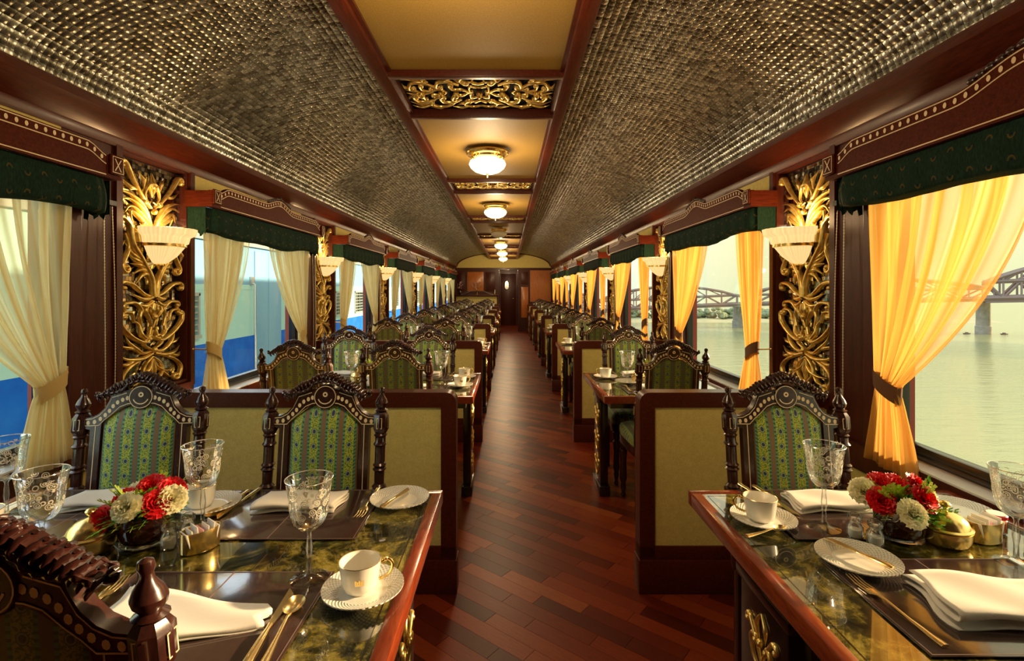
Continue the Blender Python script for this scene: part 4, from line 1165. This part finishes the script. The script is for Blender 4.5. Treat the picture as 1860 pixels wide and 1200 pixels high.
def spoon(L=.21):
    b = MB(); s = L/.21
    b.tube([(0, -.10*s, .003), (0, -.08*s, .003), (0, -.02*s, .005), (0, .03*s, .009), (0, .045*s, .006)], [.0085, .0075, .0038, .003, .005], 8, .4)
    vs = []; fs = []; nr, ns = 6, 20
    for i in range(nr+1):
        r = i/nr
        for k in range(ns): a = 2*PI*k/ns; vs.append((.0195*s*r*math.cos(a)*(1+.08*math.sin(a)), .070*s+.031*s*r*math.sin(a), .0015+.0085*r*r))
    for i in range(nr):
        for k in range(ns): fs.append((i*ns+k, i*ns+(k+1) % ns, (i+1)*ns+(k+1) % ns, (i+1)*ns+k))
    b.add(vs, fs); o = b.build('spoon', 'gold_cutlery', sharp=80); o['category'] = 'spoon'; return o
def placemat():
    r = empty('placemat', cat='placemat')
    b = MB(); b.box(-.222, .222, -.16, .16, 0, .0022, .0008); b.build('leather_sheet', 'placemat', r)
    b = MB(); b.box(-.0012, .0012, -.158, .158, .0022, .0027); b.box(-.216, .216, -.1565, -.155, .0022, .0026); b.box(-.216, .216, .155, .1565, .0022, .0026); b.box(.2155, .217, -.156, .156, .0022, .0026); b.box(-.217, -.2155, -.156, .156, .0022, .0026)
    b.build('seam', 'stitch', r, smooth=False); return r
def shaker():
    r = empty('glass_shaker', cat='shaker')
    b = MB(); b.lathe([(.016, 0), (.019, .003), (.019, .03), (.013, .038), (.012, .044)], 0, 0, 18); b.build('glass_body', 'crystal', r, sharp=50)
    b = MB(); b.lathe([(.012, .044), (.0165, .046), (.0165, .056), (.010, .061), (.002, .062)], 0, 0, 16); b.build('cap', 'crystal', r, sharp=50)
    b = MB(); b.lathe([(.013, .003), (.0145, .006), (.0145, .022), (.002, .023)], 0, 0, 14); b.build('contents', 'paper', r)
    return r
def brass_bowl():
    r = empty('lidded_bowl', cat='bowl')
    b = MB(); b.lathe([(.034, 0), (.046, .004), (.052, .016), (.053, .036), (.055, .038), (.050, .040)], 0, 0, 32); b.build('bowl_body', 'brass', r)
    b = MB(); b.lathe([(.055, .040), (.056, .043), (.050, .046), (.044, .060), (.030, .072), (.012, .078), (.005, .081), (.004, .085), (.010, .090), (.012, .096), (.008, .101), (.001, .103)], 0, 0, 32); b.build('lid', 'brass', r)
    return r
def sachet_box():
    r = empty('sachet_holder', cat='holder')
    b = MB(); b.shell([(.0, .001), (.042, .001), (.044, .003), (.044, .050), (.0425, .050), (.041, .004)], 36, sy=.62); b.build('oval_tin', 'brass', r)
    for i in range(7):
        p = MB(); a = -.25+.08*i; x = -.026+.0085*i
        p.T = Matrix.Translation((x, 0, .006)) @ Matrix.Rotation(a, 4, 'Y'); p.box(-.0016, .0016, -.020, .020, 0, .046+.005*(i % 3), .0007); p.build('sachet', 'paper' if i != 3 else 'pink', r)
    return r
def jar(rim, fill):
    r = empty('jam_jar', cat='jar')
    b = MB(); b.lathe([(.018, 0), (.022, .003), (.022, .034), (.018, .038)], 0, 0, 18); b.build('glass_jar', 'crystal', r)
    b = MB(); b.lathe([(.017, .002), (.0205, .005), (.0205, .028), (.001, .029)], 0, 0, 18); b.build('jam', fill, r)
    b = MB(); b.lathe([(.022, .038), (.023, .039), (.023, .046), (.021, .048)], 0, 0, 20); b.build('lid_rim', rim, r)
    b = MB(); b.lathe([(.0208, .0481), (.0205, .0489), (.001, .049)], 0, 0, 20); b.build('lid', 'paper', r)
    return r
def vase():
    r = empty('vase', cat='vase')
    b = MB(); b.shell([(.0, .010), (.040, .010), (.050, .016), (.0545, .030), (.0555, .055), (.0555, .076), (.0535, .076), (.052, .055), (.050, .030), (.0, .020)], 32); b.build('dark_glass', 'vase', r, sharp=60)
    b = MB(); b.lathe([(.030, 0), (.046, .001), (.052, .006), (.050, .012), (.030, .012)], 0, 0, 32); b.build('clear_foot', 'crystal', r)
    return r
def carnation(m, name, seed):
    R = random.Random(seed); b = MB()
    for lay, (ra, npt, tilt) in enumerate(((.007, 5, 1.35), (.013, 7, 1.1), (.019, 9, .75), (.024, 11, .4), (.027, 12, .05))):
        for k in range(npt):
            a = 2*PI*k/npt+lay*.5+R.uniform(-.1, .1); ct, st_ = math.cos(tilt), math.sin(tilt); w = .011+.001*lay
            L = .015+.004*lay; vs = []
            for i in range(4):
                t = i/3
                for j in range(5):
                    s = (j-2)/2; ww = w*(.35+.75*t); rad = ra*.25+L*t*ct; z = .010+L*t*st_*1.0+.0035*math.sin(j*2.4+k)*t*t+.002*R.random()*t
                    vs.append((rad*math.cos(a)-s*ww*math.sin(a), rad*math.sin(a)+s*ww*math.cos(a), z))
            b.add(vs, [(i*5+j, i*5+j+1, i*5+j+6, i*5+j+5) for i in range(3) for j in range(4)])
    o = b.build('petals', m, sharp=180)
    r = empty(name, cat='flower'); o.parent = r
    s = MB(); s.tube([(0, 0, .012), (0, 0, -.02), (.002, 0, -.05)], [.005, .003, .002], 6); s.build('stem', 'leaf', r)
    return r
def foliage(seed):
    R = random.Random(seed); r = empty('foliage', cat='foliage')
    b = MB(); c = MB()
    for i in range(74):
        a = R.uniform(0, 2*PI); el = R.uniform(.0, 1.2); L = R.uniform(.065, .11); ux, uy, uz = math.cos(a)*math.cos(el), math.sin(a)*math.cos(el), math.sin(el)
        px, py = R.uniform(-.03, .03), R.uniform(-.02, .02)
        pts = [Vector((px+ux*L*t*1.15, py+uy*L*t*.8, .005+uz*L*t*.95-.02*t*t*math.cos(el))) for t in (0, .33, .66, 1)]
        tgt = c if (el > .75 and R.random() < .8) or R.random() < .25 else b
        tgt.tube(pts, [.0013, .0011, .0009, .0004], 4)
        for q in range(1, 8):
            t = q/8; i0 = min(int(t*3), 2); p = pts[i0].lerp(pts[i0+1], t*3-i0); side = Vector((-uy, ux, .25)).normalized(); d_ = Vector((ux, uy, uz))
            for s in (-1, 1):
                l = .016*(1.1-t*.5); e = p+side*s*l+d_*l*.7; w = (d_-side*s*.5).normalized()*.0052
                m_ = (p+e)/2; tgt.add([p, m_+w+Vector((0, 0, .001)), e, m_-w], [(0, 1, 2, 3)])
    b.build('leaves', 'leaf', r, smooth=False)['kind'] = 'stuff'; c.build('sprigs', 'leaf_light', r, smooth=False)['kind'] = 'stuff'
    return r

gob = src(goblet()); cu = src(cup()); sau = src(saucer()); brp = src(saucer(.086, 'bread_plate', 'plate')); nap = src(napkin(seed=1)); fk = src(fork()); kn = src(knife()); bk_ = src(knife(.15, 'butter_knife')); sp = src(spoon()); tsp = src(spoon(.13)); tsp.r.name = 'teaspoon'
pmt = src(placemat()); shk = src(shaker()); bb = src(brass_bowl()); sb = src(sachet_box()); vs_ = src(vase()); redc = src(carnation('red_petal', 'carnation', 2)); crc = src(carnation('cream_petal', 'carnation', 4)); fol = src(foliage(3))
Z = TZ+.0005; ZM = Z+.0024
# --- nearest left table
T1 = 'nearest left table'
gob.put((-.432, 1.112, Z), .3, 'etched crystal goblet at the aisle-side near setting of the %s' % T1, 'goblets')
gob.put((-.805, 1.350, Z), 1.3, 'etched crystal goblet behind the brass sachet tin on the %s' % T1, 'goblets')
gob.put((-1.047, 1.150, Z), 2.3, 'etched crystal goblet left of the brass lidded bowl on the %s' % T1, 'goblets')
gob.put((-1.372, 1.400, Z), 2.9, 'etched crystal goblet at the window end of the %s' % T1, 'goblets')
sau.put((-.300, 1.060, Z), 0, 'woven-rim white saucer under the crested cup, aisle corner of the %s' % T1, 'saucers')
cu.put((-.307, 1.062, Z+.0065), .25, 'cream cup with gilt crest and gold handle, aisle corner of the %s' % T1, 'cups')
sau.put((-.860, 1.475, Z), 0, 'woven-rim saucer behind the flowers on the %s' % T1, 'saucers')
cu.put((-.885, 1.470, Z+.0065), 2.4, 'cream cup behind the red and cream flowers on the %s' % T1, 'cups')
sau.put((-1.335, 1.30, Z), 0, 'saucer at the window edge of the %s' % T1, 'saucers')
cu.put((-1.335, 1.30, Z+.0065), 2.0, 'cream cup at the window edge of the %s' % T1, 'cups')
brp.put((-.320, 1.513, Z), 0, 'round woven-rim bread plate at the far aisle corner of the %s' % T1, 'bread plates')
bk_.put((-.330, 1.500, Z+.016), -.35, 'short gold butter knife lying on the far bread plate of the %s' % T1, 'butter knives')
nap.put((-.600, 1.487, ZM), .05, 'folded white napkin behind the aisle-side goblet on the %s' % T1, 'napkins')
nap.put((-1.155, 1.500, ZM), .12, 'folded white napkin on the window-side far mat of the %s' % T1, 'napkins')
n1 = napkin(.31, .23, .005, .78, 3, 9); tag(n1, 'sunlit folded white napkin in front of the near carved chair, left table', group='napkins'); n1.location = (-.615, .965, ZM); n1.rotation_euler = (0, 0, .06)
for x, y, l in ((-.607, 1.02-.04, 'aisle-side near'), (-.607, 1.445, 'aisle-side far'), (-1.20, 1.445, 'window-side far'), (-1.20, .98, 'window-side near')):
    pmt.put((x, y, Z), 0, 'brown leather placemat with centre seam, %s seat of the %s' % (l, T1), 'placemats')
sp.put((-.415, .935, ZM), .08, 'gold spoon beside the near aisle-side knife, left table', 'spoons')
kn.put((-.443, .955, ZM), .06, 'gold table knife left of the gold spoon, near aisle-side setting', 'table knives')
fk.put((-.815, .995, ZM), .12, 'gold fork left of the sunlit napkin, left table', 'forks')
kn.put((-.785, 1.50, ZM), PI-.08, 'gold knife between the two far settings of the %s' % T1, 'table knives')
sp.put((-.812, 1.49, ZM), PI-.05, 'gold spoon beside the knife between the far settings of the %s' % T1, 'spoons')
fk.put((-.408, 1.50, ZM), PI, 'gold fork beside the far bread plate of the %s' % T1, 'forks')
fk.put((-1.40, 1.46, ZM), PI+.2, 'gold fork at the window end of the %s' % T1, 'forks')
bb.put((-1.005, 1.233, Z), 0, 'polished brass lidded bowl left of the flowers, %s' % T1, 'brass lidded bowls')
sb.put((-.747, 1.243, Z), .9, 'brass oval tin of paper sachets right of the flowers, %s' % T1, 'sachet tins')
shk.put((-.828, 1.250, Z), 0, 'small glass shaker in front of the vase edge, %s' % T1, 'glass shakers')
shk.put((-.812, 1.300, Z), 0, 'second small glass shaker behind the first, %s' % T1, 'glass shakers')
def flowers(vx, vy, where, red, cream, z=Z):
    vs_.put((vx, vy, z), 0, 'low dark glass vase of carnations, %s' % where, 'dark vases')
    fol.put((vx, vy, z+.072), random.uniform(0, 6), 'green leafy sprigs around the carnations, %s' % where, 'foliage')
    for pr, L, nm in ((redc, red, 'red'), (crc, cream, 'cream')):
        for (dx, dy, dz, w) in L:
            o = pr.put((vx+dx*.85, vy+dy, z+.082+dz), random.uniform(0, 6), '%s carnation at the %s of the bouquet, %s' % (nm, w, where), 'carnations')
            o.rotation_euler = (.75-dy*5, dx*9, o.rotation_euler[2]*.1); o.scale = (.92, .92, .92)
flowers(-.905, 1.274, T1, ((-.080, -.035, -.012, 'far left'), (-.055, .01, .012, 'left'), (.008, .02, .042, 'top'), (.050, -.02, .018, 'right front'), (.060, .02, .035, 'right back')), ((-.005, -.045, .022, 'front centre'), (-.045, .03, .02, 'left back'), (.078, 0, .022, 'far right')))
# --- nearest right table
T2 = 'nearest right table'
gob.put((.833, 1.350, Z), .5, 'etched crystal goblet in front of the carved chair on the %s' % T2, 'goblets')
gob.put((1.163, 1.172, Z), .2, 'etched crystal goblet at the window side of the %s' % T2, 'goblets')
sau.put((.690, 1.385, Z), 0, 'white saucer under the cup at the aisle edge of the %s' % T2, 'saucers')
cu.put((.682, 1.385, Z+.0065), PI-.3, 'cream cup with gold handle at the aisle edge of the %s' % T2, 'cups')
tsp.put((.655, 1.300, Z+.010), -1.25, 'small gold teaspoon on the saucer of the %s' % T2, 'teaspoons')
brp.put((.800, 1.172, Z+.002), 0, 'round woven-rim bread plate in the middle of the %s' % T2, 'bread plates')
bk_.put((.808, 1.185, Z+.018), .45, 'short gold butter knife on the bread plate of the %s' % T2, 'butter knives')
brp.put((1.262, 1.440, Z), 0, 'bread plate by the window corner of the %s' % T2, 'bread plates')
nap.put((.935, 1.490, ZM), .05, 'folded white napkin under the goblet before the carved chair, %s' % T2, 'napkins')
n2 = napkin(.26, .15, .016, .1, 3, 5); tag(n2, 'large folded white napkin at the near edge of the %s' % T2, group='napkins'); n2.location = (.965, 1.000, ZM); n2.rotation_euler = (0, 0, -.12)
pmt.put((.945, 1.445, Z), 0, 'brown leather placemat before the carved chair on the %s' % T2, 'placemats')
pmt.put((.945, 1.035, Z), 0, 'brown leather placemat at the near edge of the %s' % T2, 'placemats')
kn.put((.790, 1.520, ZM), PI+.1, 'gold table knife right of the cup, %s' % T2, 'table knives')
sp.put((.755, 1.545, ZM), PI+.1, 'gold spoon behind the cup on the %s' % T2, 'spoons')
fk.put((.755, 1.000, ZM), .10, 'gold fork below the bread plate of the %s' % T2, 'forks')
shk.put((.880, 1.300, Z), 0, 'glass shaker in front of the vase, left one, %s' % T2, 'glass shakers')
shk.put((.905, 1.262, Z), 0, 'glass shaker in front of the vase, right one, %s' % T2, 'glass shakers')
bb.put((1.088, 1.275, Z), 0, 'polished brass lidded bowl right of the flowers, %s' % T2, 'brass lidded bowls')
sb.put((1.195, 1.285, Z), .2, 'brass oval tin of paper sachets by the window, %s' % T2, 'sachet tins')
flowers(.993, 1.300, T2, ((-.065, -.01, .012, 'left'), (-.030, .03, .035, 'top left'), (.045, -.02, .020, 'right front'), (.062, .02, .035, 'right back'), (.005, .02, .035, 'top')), ((-.020, -.055, .000, 'front centre'), (-.080, .03, .02, 'far left'), (.085, .02, .02, 'far right')))
j1 = jar('redrim', 'jam'); j1.location = (1.268, 1.330, Z); tag(j1, 'small jam jar with a red-rimmed white lid, %s' % T2, group='jam jars')
j2 = jar('bluerim', 'jam'); j2.location = (1.330, 1.290, Z); tag(j2, 'small jam jar with a blue-rimmed white lid, %s' % T2, group='jam jars')
# --- further booths
for n in range(2, NB+1):
    b0 = P(n-1)-.08
    for side, xs in (('left', (-.607, -1.20)), ('right', (.945,))):
        T = '%s %s table' % (ORD[n], side)
        for xi, x in enumerate(xs):
            pos = ('aisle-side ' if xi == 0 else 'window-side ') if side == 'left' else ''
            s = 1 if side == 'left' else -1
            gx = x+.02*s
            for nf, yg, ym, yn in (('far', 1.31, 1.445, 1.49), ('near', 1.12, .98, .985)):
                gob.put((x+(.19 if nf == 'near' else -.17)*s+(-.02 if side == 'left' else .03), b0+yg, Z), n+x, 'etched crystal goblet, %s%s setting of the %s' % (pos, nf, T), 'goblets')
                if n <= 5: nap.put((x, b0+yn, ZM), .05*n, 'folded white napkin, %s%s setting of the %s' % (pos, nf, T), 'napkins')
                if n <= 4: pmt.put((x, b0+ym, Z), 0, 'brown leather placemat, %s%s setting of the %s' % (pos, nf, T), 'placemats')
        ax = -.31 if side == 'left' else .69
        for nf, yy in (('far', 1.38), ('near', 1.06)):
            if n > 5 and nf == 'near': continue
            if side == 'right' and nf == 'near':
                if n <= 4: brp.put((.80, b0+1.17, Z+.002), 0, 'bread plate near the aisle on the %s' % T, 'bread plates')
                continue
            sau.put((ax, b0+yy, Z), 0, 'white saucer at the %s aisle edge of the %s' % (nf, T), 'saucers')
            cu.put((ax, b0+yy, Z+.0065), .3 if side == 'left' else PI-.3, 'cream cup with gold handle at the %s aisle edge of the %s' % (nf, T), 'cups')
        if side == 'left' and n <= 4:
            sau.put((-.88, b0+1.08, Z), 0, 'white saucer in the middle of the %s' % T, 'saucers'); cu.put((-.88, b0+1.08, Z+.0065), 1, 'cream cup in the middle of the %s' % T, 'cups')
        if n <= 5:
            fx = -.905 if side == 'left' else 1.0
            flowers(fx, b0+1.25, T, ((-.055, -.01, .01, 'left'), (.050, -.02, .018, 'right')), ((-.005, -.045, .015, 'centre'),))
            if n <= 3: bb.put((fx-.11, b0+1.22, Z), 0, 'polished brass lidded bowl beside the vase, %s' % T, 'brass lidded bowls')
        if n == 2:
            fk.put((-.41 if side == 'left' else .755, b0+1.0 if side == 'right' else b0+1.5, ZM), 0 if side == 'right' else PI, 'gold fork on the %s' % T, 'forks')
            kn.put((-.785 if side == 'left' else .79, b0+1.5, ZM), PI, 'gold knife at the far side of the %s' % T, 'table knives')

# ------------------------------------------------------------------ outside: blue railway coach on the left
CXo = -6.0
co = empty('railway_coach', (CXo, 0, 0), 0, 'blue and pale mint railway coach standing on the next track', 'train')
def cb(y0, y1, z0, z1, d0, d1, nm, m):
    b = MB(); b.box(-d0, -d1, y0, y1, z0, z1); return b.build(nm, m, co, smooth=False)
Y0_, Y1_ = -8, 62
cb(Y0_, Y1_, -1.1, .27, 0, .1, 'blue_lower_side', 'coachblue')
cb(Y0_, Y1_, 1.34, 1.45, -.006, .1, 'belt_rail', 'coachmint')
cb(Y0_, Y1_, 2.33, 2.60, -.08, .1, 'roof_gutter', 'coachroof')
b = MB(); n = 10
pr = [(0, 2.60)]+[(-1.4+1.4*math.cos(PI/2*k/n), 2.60+.60*math.sin(PI/2*k/n)) for k in range(n+1)]
for (x0, z0), (x1, z1) in zip(pr, pr[1:]): b.add([(x0, Y0_, z0), (x1, Y0_, z1), (x1, Y1_, z1), (x0, Y1_, z0)], [(0, 1, 2, 3)])
b.build('roof', 'coachroof', co)
ww = []; y = 2.6
while y < 52: ww.append(y); y += 2.25
ww = [w_ for w_ in ww if not (11.2 < w_ < 14.6)]
prev = Y0_
for w_ in ww:
    cb(prev, w_-.55, .27, 1.34, 0, .1, 'mint_side', 'coachmint'); prev = w_+.55
    cb(w_-.55, w_+.55, .27, .46, 0, .1, 'mint_side', 'coachmint'); cb(w_-.55, w_+.55, 1.22, 1.34, 0, .1, 'mint_side', 'coachmint')
    f_ = MB(); f_.box(.0, .03, w_-.59, w_-.54, .44, 1.27); f_.box(.0, .03, w_+.54, w_+.59, .44, 1.27); f_.box(.0, .06, w_-.59, w_+.59, .40, .47); f_.box(0, .03, w_-.59, w_+.59, 1.22, 1.29)
    fo = f_.build('window_frame', 'coachroof', co, smooth=False)
    g_ = MB(); g_.box(-.10, -.08, w_-.55, w_+.55, .46, 1.22); g_.build('glass', 'coachdark', fo, smooth=False)
    for k in range(6):
        l_ = MB(); l_.box(-.015, .012, w_-.54, w_+.54, .54+k*.115, .565+k*.115); l_.build('window_bar', 'coachroof', fo, smooth=False)
    for k in (-.2, .2):
        l_ = MB(); l_.box(-.03, -.016, w_+k-.014, w_+k+.014, .47, 1.22); l_.build('window_bar', 'coachroof', fo, smooth=False)
cb(prev, Y1_, .27, 1.34, 0, .1, 'mint_side', 'coachmint')
cb(Y0_, 7.2, 1.45, 2.33, 0, .1, 'pale_upper_side', 'coachmint'); cb(7.2, Y1_, 1.45, 2.33, 0, .1, 'blue_upper_side', 'coachlight')
for k in range(12):
    b = MB(); b.box(0, .02, 4.2+.0, 5.6, 1.55+k*.055, 1.58+k*.055); b.build('vent_slat', 'coachroof', co, smooth=False)
b = MB(); b.box(.0, .02, 12.1, 13.5, -.9, 2.25, .006); b.box(.02, .028, 12.78, 12.81, -.9, 2.25); b.build('coach_door', 'coachlight', co)
for yy in (11.95, 13.65):
    b = MB(); b.tube([(0, yy, 1.50), (.10, yy, 1.46), (.10, yy, -.6), (0, yy, -.64)], .022, 8); b.box(0, .05, yy-.07, yy+.07, 1.46, 1.64); b.build('grab_rail', 'steel', co)
cb(Y0_, Y1_, -1.3, 2.5, 2.7, 2.8, 'far_side', 'coachblue')
gnd = MB(); gnd.box(-60, -1.9, -20, 80, -1.6, -1.5); tag(gnd.build('ground', 'ballast', smooth=False), kind='structure')

# ------------------------------------------------------------------ outside: river and bridge on the right
WZ = EYE-6.0
w = MB(); w.box(1.9, 400, -60, 100, WZ-.2, WZ); w.box(1.9, 400, 100, 400, WZ-.2, WZ); tag(w.build('river', 'water', smooth=False), kind='structure')
bkm = MB(); n = 40
for i in range(n):
    x0, x1 = 2+i*2.2, 2+(i+1)*2.2
    h0 = .35+.12*math.sin(i*1.3); h1 = .35+.12*math.sin((i+1)*1.3)
    bkm.add([(x0, 92, WZ), (x1, 92, WZ), (x1, 100, WZ+h1), (x0, 100, WZ+h0), (x1, 112, WZ+h1), (x0, 112, WZ+h0)], [(0, 1, 2, 3), (3, 2, 4, 5)])
tag(bkm.build('riverbank', 'bank'), kind='structure')
def tree_mesh(seed):
    R = random.Random(seed); b = MB()
    for i in range(24):
        b.ball((R.uniform(-.95, .95), R.gauss(0, .3), .30+abs(R.gauss(0, .5))), R.uniform(.35, .55), 7, 5, (1, 1, .8))
    return b
tsrc = []
for k in range(3):
    r = empty('tree', cat='tree'); tree_mesh(k+20).build('crown', 'fartree', r)
    t = MB(); t.tube([(0, 0, -.3), (0, 0, 1.0)], .12, 6); t.build('trunk', 'bridgesteel', r); tsrc.append(Proto(r))
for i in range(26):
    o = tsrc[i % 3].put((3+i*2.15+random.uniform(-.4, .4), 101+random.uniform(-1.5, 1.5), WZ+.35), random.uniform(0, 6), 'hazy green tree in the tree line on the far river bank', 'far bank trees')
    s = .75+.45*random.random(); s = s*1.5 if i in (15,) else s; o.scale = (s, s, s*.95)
def truss(A, B, h, npan, arch, deck, root):
    A = Vector(A); B = Vector(B); L = (B-A).length; d_ = (B-A).normalized(); nrm = Vector((-d_.y, d_.x, 0)).normalized()
    b = MB(); k = h*.035
    def bar(p, q, r): b.tube([p, q], r, 4)
    for off in (0, 3.2):
        o = nrm*off
        bp = [A+(B-A)*i/npan+o for i in range(npan+1)]
        tp = [p+Vector((0, 0, h*(.38+.62*math.sin(PI*i/npan)**.8) if arch else h)) for i, p in enumerate(bp)]
        mp = [p+Vector((0, 0, h*.42)) for p in bp]
        for i in range(npan+1): bar(bp[i], tp[i], k*.9)
        for i in range(npan):
            bar(tp[i], tp[i+1], k*1.7); bar(bp[i], bp[i+1], k*2.0); bar(mp[i], mp[i+1], k*1.5)
            bar((bp[i] if i % 2 else mp[i]), (mp[i+1] if i % 2 else bp[i+1]), k*.9)
            bar(mp[i], tp[i+1], k*.7) if i < npan/2 else bar(tp[i], mp[i+1], k*.7)
    b.build('truss_span', 'bridgesteel', root, smooth=False)
    b = MB(); w_ = .12*h
    a0, a1 = A-Vector((0, 0, w_)), B-Vector((0, 0, w_)); o = nrm*3.2
    b.add([a0, a1, a1+o, a0+o, A, B, B+o, A+o], [(0, 1, 2, 3), (4, 7, 6, 5), (0, 4, 5, 1), (3, 2, 6, 7), (0, 3, 7, 4), (1, 5, 6, 2)]); b.build('deck', 'bridgesteel', root, smooth=False)
br = empty('railway_bridge', (0, 0, 0), 0, 'long arched steel truss railway bridge on round piers across the river', 'bridge')
def at(px, py, d): s = 930/d; return ((px-923)/s, d, EYE-(py-525)/s)
K = [at(2420, 527, 52), at(1785, 541, 68), at(1338, 551, 80), at(1085, 561, 88), at(960, 566, 94)]
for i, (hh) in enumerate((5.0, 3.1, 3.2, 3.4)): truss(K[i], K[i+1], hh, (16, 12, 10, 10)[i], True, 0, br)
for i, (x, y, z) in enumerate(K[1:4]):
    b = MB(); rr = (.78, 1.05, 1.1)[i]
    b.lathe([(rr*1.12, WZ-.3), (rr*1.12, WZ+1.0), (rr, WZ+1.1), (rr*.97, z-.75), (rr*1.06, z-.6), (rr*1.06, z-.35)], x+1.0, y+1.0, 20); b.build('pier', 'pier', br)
for i, (px, py) in enumerate(((1756, 606), (1824, 607))):
    s = (py-525)/6.0; b = MB(); b.T = Matrix.Translation(((px-923)/s, 930/s, WZ))
    b.prism([(.45*a_, .45*b_) for a_, b_ in [(-.9, .25), (-.6, 0), (.6, 0), (.9, .25), (.5, .15), (.1, .15), (.1, .5), (-.15, .5), (-.15, .15), (-.5, .15)]], -.2, .2)
    tag(b.build('boat', 'bridgesteel', smooth=False), 'tiny dark boat on the river, %s of the bridge pier' % ('left' if i == 0 else 'right'), 'boat')
# drop unused sources
for q in (tile_src, plank_src, frame_o, pane_o, ledge_o, jam_o):
    if q.name in bpy.data.objects: bpy.data.objects.remove(q)
